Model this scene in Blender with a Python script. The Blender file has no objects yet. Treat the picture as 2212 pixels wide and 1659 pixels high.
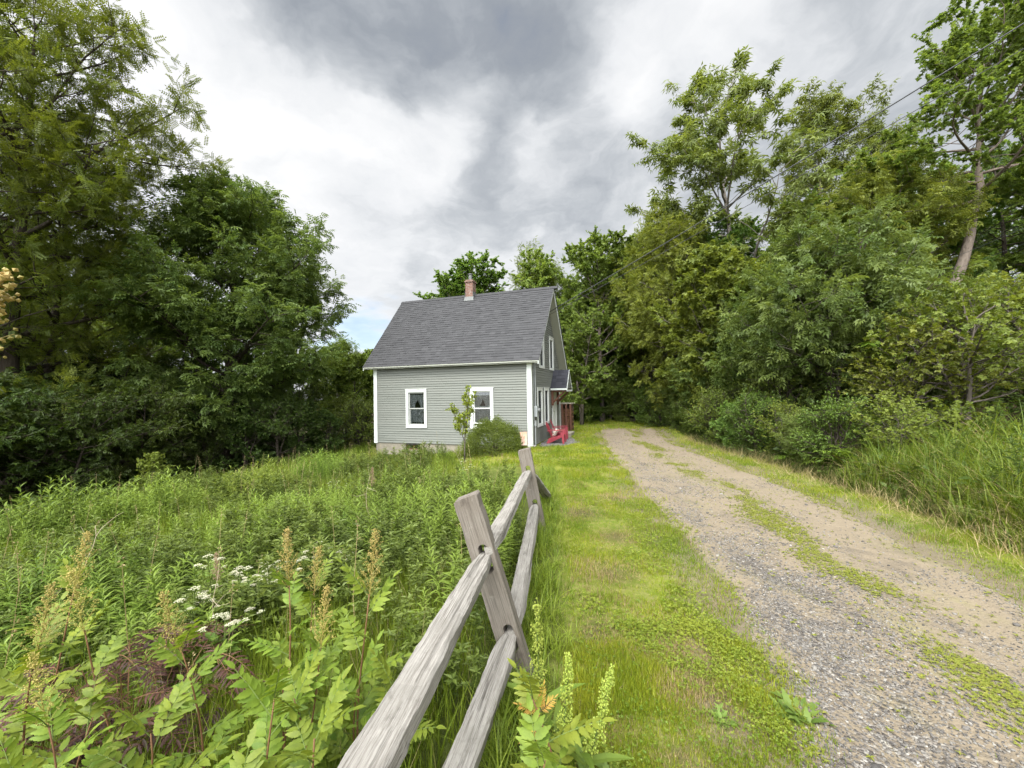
import bpy, math, random
import numpy as np
from mathutils import Matrix, Vector

SC = bpy.context.scene
EXPOSURE = 1.32
COL = SC.collection
rng = np.random.default_rng(11)
random.seed(11)
R_ = math.radians

# ------------------------------------------------------------------ camera
FPX, PW, PH = 833.0, 2212.0, 1659.0
CAM = np.array([0.0, 0.0, 1.6])
PITCH, ROLL = R_(1.2), R_(-1.0)
cam_m = Matrix.Rotation(math.pi / 2 + PITCH, 4, 'X') @ Matrix.Rotation(ROLL, 4, 'Z')
CM = np.array(cam_m.to_3x3())


def ray(px, py):
    return CM @ np.array([(px - PW / 2) / FPX, -(py - PH / 2) / FPX, -1.0])


def at(px, py, dist):
    """world point seen at a photo position, dist metres ahead of the camera"""
    d = ray(px, py)
    return CAM + d * (dist / d[1])


cd = bpy.data.cameras.new("camera")
cam = bpy.data.objects.new("camera", cd)
COL.objects.link(cam)
cam.matrix_world = Matrix.Translation(Vector(CAM)) @ cam_m
cd.sensor_width = 36.0
cd.lens = 36.0 * FPX / PW
cd.clip_start = 0.05
cd.clip_end = 2000
SC.camera = cam

# ------------------------------------------------------------------ numeric helpers
_tab = np.random.default_rng(3).random((256, 256))


def vnoise(x, y, s=1.0, o=0):
    x = np.asarray(x, float) / s + o * 17.3
    y = np.asarray(y, float) / s + o * 9.1
    xi = np.floor(x).astype(int)
    yi = np.floor(y).astype(int)
    fx = x - xi
    fy = y - yi
    fx = fx * fx * (3 - 2 * fx)
    fy = fy * fy * (3 - 2 * fy)
    a = _tab[xi % 256, yi % 256]
    b = _tab[(xi + 1) % 256, yi % 256]
    c = _tab[xi % 256, (yi + 1) % 256]
    d = _tab[(xi + 1) % 256, (yi + 1) % 256]
    return (a * (1 - fx) + b * fx) * (1 - fy) + (c * (1 - fx) + d * fx) * fy


def fbm(x, y, s, o=0):
    return (vnoise(x, y, s, o) + .5 * vnoise(x, y, s / 2, o + 1) + .25 * vnoise(x, y, s / 4, o + 2)) / 1.75


def sstep(a, b, x):
    t = np.clip((np.asarray(x, float) - a) / (b - a), 0, 1)
    return t * t * (3 - 2 * t)


def unit(v):
    v = np.asarray(v, float)
    n = np.linalg.norm(v, axis=-1, keepdims=True)
    return v / np.maximum(n, 1e-9)


def rvec(n, r=rng):
    return unit(r.normal(size=(n, 3)))


# ------------------------------------------------------------------ terrain
_ry = np.array([-8, 0, 1.6, 3.4, 6, 10, 14, 19, 23, 30])
_xl = np.array([.2, .7, 1.16, 1.82, 2.1, 2.7, 3.3, 4.3, 5.2, 6.8])
_xr = np.array([1.6, 2.8, 3.35, 4.1, 4.9, 5.5, 5.95, 7.2, 8.6, 11.2])


def road_l(y):
    return np.interp(y, _ry, _xl)


def road_r(y):
    return np.interp(y, _ry, _xr)


def fence_x(y):
    return 0.016 + 0.11 * (np.asarray(y, float) - 2.25)


def terrain0(x, y):
    x = np.asarray(x, float)
    y = np.asarray(y, float)
    z = -0.028 * np.clip(y, -5, 14.5)
    lx = np.clip(-x - .3, 0, None)
    z = z - .074 * np.minimum(lx, 14) - .02 * np.clip(lx - 14, 0, 60)
    e = x - (road_r(y) + .7)
    z = z + .17 * np.clip(e, 0, 18) * sstep(0, 2.5, e) * (1 - .0 * y)
    z = z - .24 * np.exp(-((x + 3.9) / 2.6) ** 2 - ((y - 14.4) / 2.2) ** 2)
    z = z - .02 * np.clip(y - 30, 0, 100)
    z = z + .05 * (fbm(x, y, 1.3) - .5) * sstep(1.5, 4, np.abs(x - 2) + y * .2)
    return z


def road_mask(x, y):
    l, r = road_l(y), road_r(y)
    return sstep(-.15, .25, np.minimum(x - l, r - x)) * sstep(23.5, 20.5, y)


def ground_z(x, y):
    return terrain0(x, y) - .055 * road_mask(x, y)


def gz(x, y):
    return float(ground_z(x, y))


# ------------------------------------------------------------------ mesh helpers
def mesh_data(name, V, faces, mat, tint=None, smooth=False):
    me = bpy.data.meshes.new(name)
    V = np.ascontiguousarray(V, np.float32)
    me.vertices.add(len(V))
    me.vertices.foreach_set('co', V.ravel())
    fl = [np.asarray(f, np.int32) for f in faces if len(f)]
    tot = sum(f.size for f in fl)
    npoly = sum(len(f) for f in fl)
    me.loops.add(tot)
    me.polygons.add(npoly)
    me.loops.foreach_set('vertex_index', np.concatenate([f.ravel() for f in fl]))
    st = []
    o = 0
    for f in fl:
        st.append(o + np.arange(len(f)) * f.shape[1])
        o += f.size
    me.polygons.foreach_set('loop_start', np.concatenate(st).astype(np.int32))
    me.polygons.foreach_set('use_smooth', np.full(npoly, bool(smooth)))
    if tint is not None:
        a = me.attributes.new('tint', 'FLOAT', 'POINT')
        a.data.foreach_set('value', np.ascontiguousarray(tint, np.float32))
    me.update(calc_edges=True)
    if mat is not None:
        me.materials.append(mat)
    return me


class G:
    def __init__(s):
        s.V = []
        s.F = {}
        s.T = []
        s.n = 0

    def add(s, V, F, tint=0.5):
        V = np.asarray(V, float).reshape(-1, 3)
        if not isinstance(F, (list, tuple)):
            F = [F]
        for f in F:
            f = np.asarray(f, int)
            s.F.setdefault(f.shape[1], []).append(f + s.n)
        s.V.append(V)
        s.T.append(np.broadcast_to(np.asarray(tint, float), (len(V),)))
        s.n += len(V)
        return s

    def box(s, c, size, rot=None, tint=.5):
        sx, sy, sz = np.asarray(size) / 2
        v = np.array([[x, y, z] for x in (-sx, sx) for y in (-sy, sy) for z in (-sz, sz)])
        if rot is not None:
            v = v @ np.asarray(rot).T
        return s.add(v + np.asarray(c), np.array([[0, 1, 3, 2], [4, 6, 7, 5], [0, 4, 5, 1], [2, 3, 7, 6], [0, 2, 6, 4], [1, 5, 7, 3]]), tint)

    def box2(s, lo, hi, tint=.5):
        lo = np.asarray(lo, float)
        hi = np.asarray(hi, float)
        return s.box((lo + hi) / 2, hi - lo, None, tint)

    def beam(s, p0, p1, w, h, up=(0, 0, 1), tint=.5):
        p0 = np.asarray(p0, float)
        p1 = np.asarray(p1, float)
        d = p1 - p0
        L = np.linalg.norm(d)
        y = d / L
        x = unit(np.cross(y, up))
        z = np.cross(x, y)
        return s.box((p0 + p1) / 2, (w, L, h), np.stack([x, y, z], 1), tint)

    def tube(s, pts, rad, sides=6, tint=.5, cap=True):
        pts = np.asarray(pts, float)
        k = len(pts)
        rad = np.broadcast_to(np.asarray(rad, float), (k,))
        t = unit(np.gradient(pts, axis=0))
        ref = np.array([0, 0, 1.0]) if abs(t[0, 2]) < .9 else np.array([1.0, 0, 0])
        a = unit(np.cross(t, ref))
        b = np.cross(t, a)
        th = np.arange(sides) * 2 * math.pi / sides
        V = pts[:, None] + rad[:, None, None] * (np.cos(th)[None, :, None] * a[:, None] + np.sin(th)[None, :, None] * b[:, None])
        i = np.arange(k - 1)[:, None] * sides
        j = np.arange(sides)[None]
        j2 = (j + 1) % sides
        F = np.stack([i + j, i + j2, i + sides + j2, i + sides + j], -1).reshape(-1, 4)
        Fs = [F]
        if cap:
            Fs.append(np.array([np.arange(sides)[::-1], np.arange(sides) + (k - 1) * sides]))
        return s.add(V.reshape(-1, 3), Fs, tint)

    def poly_prism(s, pts, off, tint=.5):
        """planar polygon (n,3) extruded along vector off"""
        p = np.asarray(pts, float)
        n = len(p)
        V = np.concatenate([p, p + np.asarray(off, float)])
        i = np.arange(n)
        j = (i + 1) % n
        return s.add(V, [np.array([i[::-1]]), np.array([i + n]), np.stack([i, j, j + n, i + n], 1)], tint)

    def data(s, name, mat, smooth=False):
        return mesh_data(name, np.concatenate(s.V), [np.concatenate(f) for f in s.F.values()], mat, np.concatenate(s.T), smooth)

    def build(s, name, mat, parent=None, smooth=False, loc=None, bevel=0):
        o = bpy.data.objects.new(name, s.data(name, mat, smooth))
        COL.objects.link(o)
        if parent is not None:
            o.parent = parent
        if loc is not None:
            o.location = loc
        if bevel:
            m = o.modifiers.new('bevel', 'BEVEL')
            m.width = bevel
            m.segments = 2
            m.limit_method = 'ANGLE'
        return o


def empty(name, loc=(0, 0, 0), rz=0.0, label=None, cat=None, group=None):
    o = bpy.data.objects.new(name, None)
    COL.objects.link(o)
    o.location = loc
    o.rotation_euler = (0, 0, rz)
    o.empty_display_size = .2
    return tag(o, label, cat, group)


def tag(o, label=None, cat=None, group=None, kind=None):
    if label:
        o['label'] = label
    if cat:
        o['category'] = cat
    if group:
        o['group'] = group
    if kind:
        o['kind'] = kind
    return o


def copy_tree(o, loc=None, rz=None, scale=None, label=None, group=None, parent=None):
    c = o.copy()
    COL.objects.link(c)
    if parent is not None:
        c.parent = parent
    if loc is not None:
        c.location = loc
    if rz is not None:
        c.rotation_euler = (0, 0, rz)
    if scale is not None:
        c.scale = scale if hasattr(scale, '__len__') else (scale,) * 3
    if label:
        c['label'] = label
    if group:
        c['group'] = group
    for ch in list(o.children):
        copy_tree(ch, parent=c)
    return c


# ------------------------------------------------------------------ leaves
class Leaves:
    """many copies of small leaf templates, merged into one mesh"""

    def __init__(s):
        s.P, s.D, s.U, s.S, s.T = [], [], [], [], []

    def add(s, P, D, U, S, T):
        P = np.asarray(P, float).reshape(-1, 3)
        n = len(P)
        s.P.append(P)
        s.D.append(np.broadcast_to(np.asarray(D, float), (n, 3)))
        s.U.append(np.broadcast_to(np.asarray(U, float), (n, 3)))
        s.S.append(np.broadcast_to(np.asarray(S, float), (n,)))
        s.T.append(np.broadcast_to(np.asarray(T, float), (n,)))

    def geo(s, tmpl, g=None, jit=.12, r=rng):
        TV, TF = tmpl
        P = np.concatenate(s.P)
        D = unit(np.concatenate(s.D))
        U = np.concatenate(s.U)
        S = np.concatenate(s.S)
        T = np.concatenate(s.T)
        X = unit(np.cross(D, U))
        Z = np.cross(X, D)
        n, m = len(P), len(TV)
        V = P[:, None] + S[:, None, None] * (TV[None, :, 0:1] * X[:, None] + TV[None, :, 1:2] * D[:, None] + TV[None, :, 2:3] * Z[:, None])
        tt = (T[:, None] + np.zeros((1, m))).ravel()
        g = g or G()
        Fs = [(f[None] + (np.arange(n) * m)[:, None, None]).reshape(-1, f.shape[1]) for f in TF]
        g.add(V.reshape(-1, 3), Fs, tt)
        return g


def kite(y0, L, w, ang=0.0, x0=0.0, droop=0.0, fold=.15):
    c, s_ = math.cos(ang), math.sin(ang)
    pts = [(0, 0, 0), (-w / 2, L * .42, fold * w), (0, L, -droop * L), (w / 2, L * .42, fold * w)]
    return [(x0 + x * c + y * s_, y0 + y * c - x * s_, z) for x, y, z in pts]


def T_multi(kites):
    V = np.array([v for k in kites for v in k])
    F = np.arange(len(V)).reshape(-1, 4)
    return V, [F]


T_ASH = T_multi([kite(.25, .42, .17, 1.0, 0, .25), kite(.25, .42, .17, -1.0, 0, .25), kite(.5, .42, .17, .9, 0, .3), kite(.5, .42, .17, -.9, 0, .3),
                 kite(.72, .4, .16, .7, 0, .35), kite(.72, .4, .16, -.7, 0, .35), kite(.85, .42, .17, 0, 0, .4)])
_lk = []
for _i in range(6):
    for _sd in (-1, 1):
        _lk.append(kite(.12 + .14 * _i, .22, .12, 1.25 * _sd, 0, .1))
T_LOCUST = T_multi(_lk + [kite(.92, .2, .085)])
T_MAPLE = T_multi([kite(0, 1, .8, 0, 0, .2), kite(0, .9, .7, 1.4, 0, .25), kite(0, .9, .7, -1.4, 0, .25), kite(0, .75, .6, 2.5, 0, .3)])
T_LANCE = T_multi([kite(0, 1, .24, 0, 0, .35), kite(0, .95, .24, .7, 0, .4), kite(0, .95, .24, -.75, 0, .4), kite(-.2, .85, .22, 1.6, 0, .4), kite(-.2, .9, .22, -1.7, 0, .4)])
T_KITE = T_multi([kite(0, 1, .45)])
_nk = []
for _i in range(9):
    for _sd in (-1, 1):
        _nk.append(kite(.05 + .1 * _i, .16, .06, 1.0 * _sd, 0, .1))
T_NEEDLE = T_multi(_nk)
T_BLADE = (np.array([(-.5, 0, 0), (.5, 0, 0), (.4, .5, .04), (-.4, .5, .04), (0, 1, .22)]), [np.array([[0, 1, 2, 3]]), np.array([[3, 2, 4]])])


def leaf_detail(n=8, w=.36, serr=.05, fold=.18, droop=.22, acum=1.0):
    V, F = [], []
    for i in range(n + 1):
        t = i / n
        hw = w / 2 * (math.sin(math.pi * min(1, t ** .75)) ** .8) * (1 if t < .7 else 1 - (t - .7) * .6 * acum)
        hw = max(hw, .004)
        sr = serr * (1 if i % 2 else -1) * (0 if i in (0, n) else 1)
        z = -droop * t * t
        yy = t + sr * .6
        V += [(-hw * (1 + sr * 2), yy, z + fold * hw), (0, t, z), (hw * (1 + sr * 2), yy, z + fold * hw)]
    for i in range(n):
        a = i * 3
        F += [(a, a + 1, a + 4, a + 3), (a + 1, a + 2, a + 5, a + 4)]
    return np.array(V), [np.array(F)]


T_LEAFLET = leaf_detail(10, .4, .045)
T_SMOOTH = leaf_detail(5, .42, 0)
T_NARROW = leaf_detail(4, .2, 0, .2, .3)
T_GOLD = leaf_detail(3, .17, 0, .1, .45)


def T_blob():
    v = np.array([(1, 0, 0), (-1, 0, 0), (0, 1, 0), (0, -1, 0), (0, 0, 1), (0, 0, -1)], float) * .5
    f = np.array([(0, 2, 4), (2, 1, 4), (1, 3, 4), (3, 0, 4), (2, 0, 5), (1, 2, 5), (3, 1, 5), (0, 3, 5)])
    return v, [f]


T_BEAD = T_blob()

# ------------------------------------------------------------------ materials


def nodes_of(name):
    m = bpy.data.materials.new(name)
    m.use_nodes = True
    nt = m.node_tree
    nt.nodes.clear()
    out = nt.nodes.new('ShaderNodeOutputMaterial')
    return m, nt, out


def N(nt, typ, **kw):
    n = nt.nodes.new('ShaderNode' + typ)
    for k, v in kw.items():
        if k.startswith('i_'):
            key = k[2:]
            if key.isdigit():
                n.inputs[int(key)].default_value = v
            else:
                n.inputs[key.replace('_', ' ')].default_value = v
        else:
            setattr(n, k, v)
    return n


def rgb(c):
    return (c[0], c[1], c[2], 1)


def mixc(nt, fac, a, b, mode='MIX'):
    n = nt.nodes.new('ShaderNodeMix')
    n.data_type = 'RGBA'
    n.blend_type = mode
    for sock, val in ((n.inputs[0], fac), (n.inputs[6], a), (n.inputs[7], b)):
        if hasattr(val, 'is_linked') or hasattr(val, 'links'):
            nt.links.new(val, sock)
        elif isinstance(val, (int, float)):
            sock.default_value = val
        else:
            sock.default_value = rgb(val)
    return n.outputs[2]


def mathn(nt, op, a, b=0.0, clamp=False):
    n = nt.nodes.new('ShaderNodeMath')
    n.operation = op
    n.use_clamp = clamp
    for i, v in enumerate((a, b)):
        if hasattr(v, 'links'):
            nt.links.new(v, n.inputs[i])
        else:
            n.inputs[i].default_value = v
    return n.outputs[0]


def ramp(nt, fac, stops, interp='LINEAR'):
    n = nt.nodes.new('ShaderNodeValToRGB')
    n.color_ramp.interpolation = interp
    el = n.color_ramp.elements
    while len(el) < len(stops):
        el.new(.5)
    for e, (p, c) in zip(el, stops):
        e.position = p
        e.color = rgb(c) if hasattr(c, '__len__') else (c, c, c, 1)
    nt.links.new(fac, n.inputs[0])
    return n.outputs[0]


def noise(nt, vec, scale, detail=4, rough=.55, dist=0.0):
    n = N(nt, 'TexNoise', i_Scale=scale, i_Detail=detail, i_Roughness=rough, i_Distortion=dist)
    if vec is not None:
        nt.links.new(vec, n.inputs['Vector'])
    return n.outputs[0]


def attr(nt, name, out='Fac'):
    n = nt.nodes.new('ShaderNodeAttribute')
    n.attribute_name = name
    return n.outputs[out]


def scaled(nt, vec, s):
    n = N(nt, 'VectorMath', operation='MULTIPLY')
    nt.links.new(vec, n.inputs[0])
    n.inputs[1].default_value = s
    return n.outputs[0]


def coord(nt, kind='Object'):
    return nt.nodes.new('ShaderNodeTexCoord').outputs[kind]


def geopos(nt):
    return nt.nodes.new('ShaderNodeNewGeometry').outputs['Position']


def bump(nt, height, strength=.3, dist=.02):
    n = N(nt, 'Bump', i_Strength=strength, i_Distance=dist)
    nt.links.new(height, n.inputs['Height'])
    return n.outputs[0]


def principled(nt, out, color, rough=.8, normal=None, spec=.3, metal=0):
    p = nt.nodes.new('ShaderNodeBsdfPrincipled')
    if hasattr(color, 'links'):
        nt.links.new(color, p.inputs['Base Color'])
    else:
        p.inputs['Base Color'].default_value = rgb(color)
    if hasattr(rough, 'links'):
        nt.links.new(rough, p.inputs['Roughness'])
    else:
        p.inputs['Roughness'].default_value = rough
    p.inputs['Specular IOR Level'].default_value = spec
    p.inputs['Metallic'].default_value = metal
    if normal is not None:
        nt.links.new(normal, p.inputs['Normal'])
    if out is not None:
        nt.links.new(p.outputs[0], out.inputs[0])
    return p


LEAFGAIN = np.array([1.14, 1.06, .92])


def leaf_mat(name, c0, c1, transl=.32, rough=.5, spec=.3, var=.25, tcol=1.35, gain=(1, 1, 1), mottle=0):
    """two leaf tones picked leaf by leaf, each plant a little different"""
    m, nt, out = nodes_of(name)
    c0 = np.array(c0) * LEAFGAIN * gain
    c1 = np.array(c1) * LEAFGAIN * gain
    c = mixc(nt, attr(nt, 'tint'), c0, c1)
    if mottle:
        co = coord(nt)
        c = mixc(nt, ramp(nt, noise(nt, co, 28, 6, .7), [(.42, 0), (.72, mottle)]), c, c0 * .55)
        c = mixc(nt, ramp(nt, noise(nt, co, 75, 3, .6), [(.70, 0), (.76, .8)]), c, (.16, .11, .035))
    oi = nt.nodes.new('ShaderNodeObjectInfo').outputs['Random']
    v = mathn(nt, 'ADD', mathn(nt, 'MULTIPLY', oi, var), 1 - var / 2)
    hs = N(nt, 'HueSaturation')
    nt.links.new(c, hs.inputs['Color'])
    nt.links.new(v, hs.inputs['Value'])
    hh = mathn(nt, 'ADD', mathn(nt, 'MULTIPLY', mathn(nt, 'FRACT', mathn(nt, 'MULTIPLY', oi, 7.13)), .03), .485)
    nt.links.new(hh, hs.inputs['Hue'])
    col = hs.outputs[0]
    p = principled(nt, None, col, rough, None, spec)
    tr = nt.nodes.new('ShaderNodeBsdfTranslucent')
    tc = mixc(nt, 1.0, col, (tcol * 1.05, tcol, tcol * .55), 'MULTIPLY')
    nt.links.new(tc, tr.inputs[0])
    mx = N(nt, 'MixShader', i_Fac=transl)
    nt.links.new(p.outputs[0], mx.inputs[1])
    nt.links.new(tr.outputs[0], mx.inputs[2])
    nt.links.new(mx.outputs[0], out.inputs[0])
    return m


def simple_mat(name, c, rough=.7, var=.15, scale=8, bmp=0.0, spec=.3, metal=0, c2=None):
    m, nt, out = nodes_of(name)
    co = coord(nt)
    nz = noise(nt, co, scale, 6)
    c = np.array(c)
    a = np.clip(c * (1 - var), 0, 1) if c2 is None else np.array(c2)
    col = mixc(nt, nz, a, np.clip(c * (1 + var), 0, 1))
    nm = bump(nt, nz, bmp, .01) if bmp else None
    principled(nt, out, col, rough, nm, spec, metal)
    return m


def bark_mat(name, c0, c1, scale=9):
    m, nt, out = nodes_of(name)
    co = scaled(nt, coord(nt), (1, 1, .22))
    n1 = noise(nt, co, scale, 8, .65, .6)
    n2 = noise(nt, coord(nt), 2.0, 3)
    col = mixc(nt, ramp(nt, n1, [(.35, 0.0), (.65, 1.0)]), c0, c1)
    col = mixc(nt, mathn(nt, 'MULTIPLY', n2, .5), col, np.array(c1) * 1.15)
    principled(nt, out, col, .95, bump(nt, n1, .8, .03), .1)
    return m


M = {}
M['bark'] = bark_mat('grey_brown_bark', (.045, .036, .028), (.14, .12, .098))
M['bark_brown'] = bark_mat('brown_grey_bark', (.07, .055, .043), (.19, .155, .125))
M['bark_dark'] = bark_mat('dark_bark', (.028, .022, .017), (.085, .07, .055))
M['bark_pale'] = bark_mat('pale_bark', (.10, .085, .07), (.26, .23, .20))
TG = (1.22, 1.2, 1.45)
M['ash'] = leaf_mat('ash_leaf', (.048, .090, .020), (.11, .165, .036), .4, gain=TG)
M['ash_bush'] = leaf_mat('ash_shrub_leaf', (.07, .12, .03), (.15, .205, .055), .4)
M['locust'] = leaf_mat('locust_leaf', (.058, .096, .012), (.12, .165, .024), .45, gain=TG)
M['maple'] = leaf_mat('maple_leaf', (.078, .128, .020), (.165, .22, .042), .48, gain=(1.02, 1.16, 1.5))
M['lance'] = leaf_mat('lance_leaf', (.060, .09, .016), (.125, .16, .034), .4, gain=TG)
M['under'] = leaf_mat('understory_leaf', (.028, .052, .009), (.065, .105, .018), .36)
M['needle'] = leaf_mat('conifer_needle', (.022, .046, .014), (.05, .082, .024), .15, gain=TG)
M['yellow'] = leaf_mat('yellow_green_leaf', (.085, .128, .018), (.165, .21, .036), .38)
M['pale'] = leaf_mat('pale_green_leaf', (.095, .145, .024), (.18, .235, .048), .44)
M['gold'] = leaf_mat('goldenrod_leaf', (.072, .128, .019), (.172, .236, .042), .36)
M['aster'] = leaf_mat('aster_leaf', (.05, .095, .02), (.12, .18, .04), .34)
M['spirea'] = leaf_mat('spirea_leaf', (.085, .15, .020), (.185, .25, .036), .36, .5, .25, mottle=.55)
M['purple'] = leaf_mat('purple_leaf', (.034, .018, .014), (.105, .055, .042), .25, mottle=.4)
M['grass'] = leaf_mat('lawn_blade', (.10, .158, .010), (.25, .272, .024), .3)
M['track_grass'] = leaf_mat('track_blade', (.11, .155, .02), (.21, .23, .045), .28)
M['grass_dry'] = leaf_mat('dry_blade', (.19, .165, .08), (.31, .27, .15), .2)
M['reed'] = leaf_mat('tall_grass_blade', (.07, .115, .012), (.165, .205, .026), .36)
M['meadow'] = leaf_mat('meadow_blade', (.09, .15, .01), (.19, .235, .03), .35)
M['clover'] = leaf_mat('clover_leaf', (.095, .155, .012), (.21, .25, .03), .3)
M['plume'] = leaf_mat('plume_bud', (.24, .24, .06), (.42, .34, .14), .25)
M['dock'] = leaf_mat('dock_seed', (.19, .27, .04), (.31, .37, .08), .3)
M['shrub'] = leaf_mat('dense_shrub_leaf', (.05, .09, .012), (.11, .165, .025), .3)
M['white_petal'] = leaf_mat('white_floret', (.42, .46, .36), (.6, .61, .55), .25)
M['fern'] = leaf_mat('fern_frond', (.085, .155, .016), (.15, .225, .03), .36)
M['stem_green'] = simple_mat('green_stem', (.10, .14, .03), .7)
M['stem_red'] = simple_mat('reddish_stem', (.15, .075, .035), .7)
M['stem_dry'] = simple_mat('dry_stem', (.34, .28, .19), .85)
# ================================================================== sky, sun
SUN_EL, SUN_AZ = R_(54), R_(204)      # azimuth clockwise from +Y (north)
SUN_DIR = np.array([math.sin(SUN_AZ) * math.cos(SUN_EL), math.cos(SUN_AZ) * math.cos(SUN_EL), math.sin(SUN_EL)])


def make_world():
    w = bpy.data.worlds.new("World")
    SC.world = w
    w.use_nodes = True
    nt = w.node_tree
    nt.nodes.clear()
    out = nt.nodes.new('ShaderNodeOutputWorld')
    bg = nt.nodes.new('ShaderNodeBackground')
    bg.inputs[1].default_value = 0.1
    nt.links.new(bg.outputs[0], out.inputs[0])
    sky = nt.nodes.new('ShaderNodeTexSky')
    sky.sky_type = 'NISHITA'
    sky.sun_disc = False
    sky.sun_elevation = SUN_EL
    sky.sun_rotation = SUN_AZ
    dirv = coord(nt, 'Generated')
    sep = nt.nodes.new('ShaderNodeSeparateXYZ')
    nt.links.new(dirv, sep.inputs[0])
    den = mathn(nt, 'ADD', mathn(nt, 'MAXIMUM', sep.outputs[2], 0.0), .16)
    comb = nt.nodes.new('ShaderNodeCombineXYZ')
    nt.links.new(mathn(nt, 'DIVIDE', sep.outputs[0], den), comb.inputs[0])
    nt.links.new(mathn(nt, 'DIVIDE', sep.outputs[1], den), comb.inputs[1])
    plane = comb.outputs[0]
    # ragged the directions a little so that cloud edges are torn
    wn = N(nt, 'TexNoise', i_Scale=2.6, i_Detail=5, i_Roughness=.52)
    nt.links.new(plane, wn.inputs['Vector'])
    off = N(nt, 'VectorMath', operation='MULTIPLY_ADD')
    nt.links.new(wn.outputs['Color'], off.inputs[0])
    off.inputs[1].default_value = (.26, .26, .26)
    nt.links.new(dirv, off.inputs[2])
    sub = N(nt, 'VectorMath', operation='SUBTRACT')
    nt.links.new(off.outputs[0], sub.inputs[0])
    sub.inputs[1].default_value = (.13, .13, .13)
    wd = sub.outputs[0]
    total = mathn(nt, 'ADD', 0.585, 0.0)
    # cloud masses: direction, angular size, darker (-) or brighter (+)
    for px, py, r, a in [
        (640, 90, .15, -.26), (800, 40, .17, -.24), (1030, 40, .20, -.22), (1200, 130, .16, -.14), (1180, 250, .12, -.09),
        (1340, 360, .18, -.11), (1040, 410, .13, -.12), (900, 240, .08, -.16), (1050, 300, .08, -.13), (800, 440, .09, -.16), (700, 500, .14, -.10),
        (900, 500, .16, -.06), (1250, 470, .16, -.06), (1850, 120, .35, -.10), (2050, 50, .3, -.06), (1330, 20, .2, -.12), (450, 290, .12, -.07),
        (1560, 420, .2, -.12), (780, 715, .07, -.25),
        (330, 130, .30, .20), (600, 270, .24, .22), (760, 330, .20, .25), (880, 400, .12, .20), (1160, 330, .10, .34), (1000, 215, .10, .24), (960, 330, .08, .2),
        (1330, 240, .12, .24), (1330, 130, .11, .18), (1480, 40, .13, .24), (1420, 520, .14, .20), (780, 610, .20, .24), (500, 420, .25, .10), (1600, 60, .15, .14),
        (1900, 30, .12, .12), (200, 60, .3, .2)]:
        b = unit(ray(px, py))
        dn = N(nt, 'VectorMath', operation='DISTANCE')
        nt.links.new(wd, dn.inputs[0])
        dn.inputs[1].default_value = tuple(b)
        mr = nt.nodes.new('ShaderNodeMapRange')
        mr.interpolation_type = 'SMOOTHSTEP'
        nt.links.new(dn.outputs['Value'], mr.inputs['Value'])
        mr.inputs['From Min'].default_value = r * 1.25
        mr.inputs['From Max'].default_value = 0
        mr.inputs['To Min'].default_value = 0
        mr.inputs['To Max'].default_value = a
        total = mathn(nt, 'ADD', total, mr.outputs[0])
    sq = scaled(nt, wd, (1, 1, 1.7))
    n1 = noise(nt, sq, 3.1, 8, .56, .25)
    n2 = noise(nt, sq, 7.0, 8, .56, .25)
    total = mathn(nt, 'ADD', total, mathn(nt, 'MULTIPLY', mathn(nt, 'SUBTRACT', n1, .5), .95))
    total = mathn(nt, 'ADD', total, mathn(nt, 'MULTIPLY', mathn(nt, 'SUBTRACT', n2, .5), .52))
    cloud = ramp(nt, total, [(0.0, (1.2, 1.3, 1.46)), (.22, (1.48, 1.6, 1.76)), (.46, (2.35, 2.46, 2.58)), (.70, (3.5, 3.56, 3.63)), (1.0, (4.2, 4.2, 4.2))])
    # added bright sky lobe, out of view behind the camera, to light house and trees
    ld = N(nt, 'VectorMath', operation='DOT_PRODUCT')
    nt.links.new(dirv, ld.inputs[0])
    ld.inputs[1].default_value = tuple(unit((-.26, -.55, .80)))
    sky_fill = nt.nodes.new('ShaderNodeMapRange')
    sky_fill.interpolation_type = 'SMOOTHSTEP'
    nt.links.new(ld.outputs['Value'], sky_fill.inputs['Value'])
    sky_fill.inputs['From Min'].default_value = .36
    sky_fill.inputs['From Max'].default_value = .95
    sky_fill.inputs['To Min'].default_value = 1.0
    sky_fill.inputs['To Max'].default_value = SKY_FILL
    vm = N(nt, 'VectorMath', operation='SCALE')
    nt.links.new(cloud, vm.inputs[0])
    nt.links.new(sky_fill.outputs[0], vm.inputs['Scale'])
    # blue gaps low on the left
    cover = nt.nodes.new('ShaderNodeMapRange')
    cover.interpolation_type = 'SMOOTHSTEP'
    nt.links.new(total, cover.inputs['Value'])
    cover.inputs['From Min'].default_value = -.1
    cover.inputs['From Max'].default_value = .22
    cover.inputs['To Min'].default_value = .8
    cover.inputs['To Max'].default_value = .97
    gp = N(nt, 'VectorMath', operation='DISTANCE')
    nt.links.new(wd, gp.inputs[0])
    gp.inputs[1].default_value = tuple(unit(ray(775, 722)))
    gr = nt.nodes.new('ShaderNodeMapRange')
    gr.interpolation_type = 'SMOOTHSTEP'
    nt.links.new(gp.outputs['Value'], gr.inputs['Value'])
    gr.inputs['From Min'].default_value = .03
    gr.inputs['From Max'].default_value = .11
    gr.inputs['To Min'].default_value = .45
    gr.inputs['To Max'].default_value = 1.0
    cov = mathn(nt, 'MULTIPLY', cover.outputs[0], gr.outputs[0])
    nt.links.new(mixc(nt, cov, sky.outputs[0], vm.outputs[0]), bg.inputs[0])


SKY_FILL = 9.0
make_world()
sl = bpy.data.lights.new("sun", 'SUN')
sl.energy = 1.5
sl.angle = R_(24)
sl.color = (1.0, .965, .9)
so = bpy.data.objects.new("sun", sl)
COL.objects.link(so)
so.rotation_euler = Vector(SUN_DIR).to_track_quat('Z', 'Y').to_euler()

# ================================================================== ground


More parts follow.
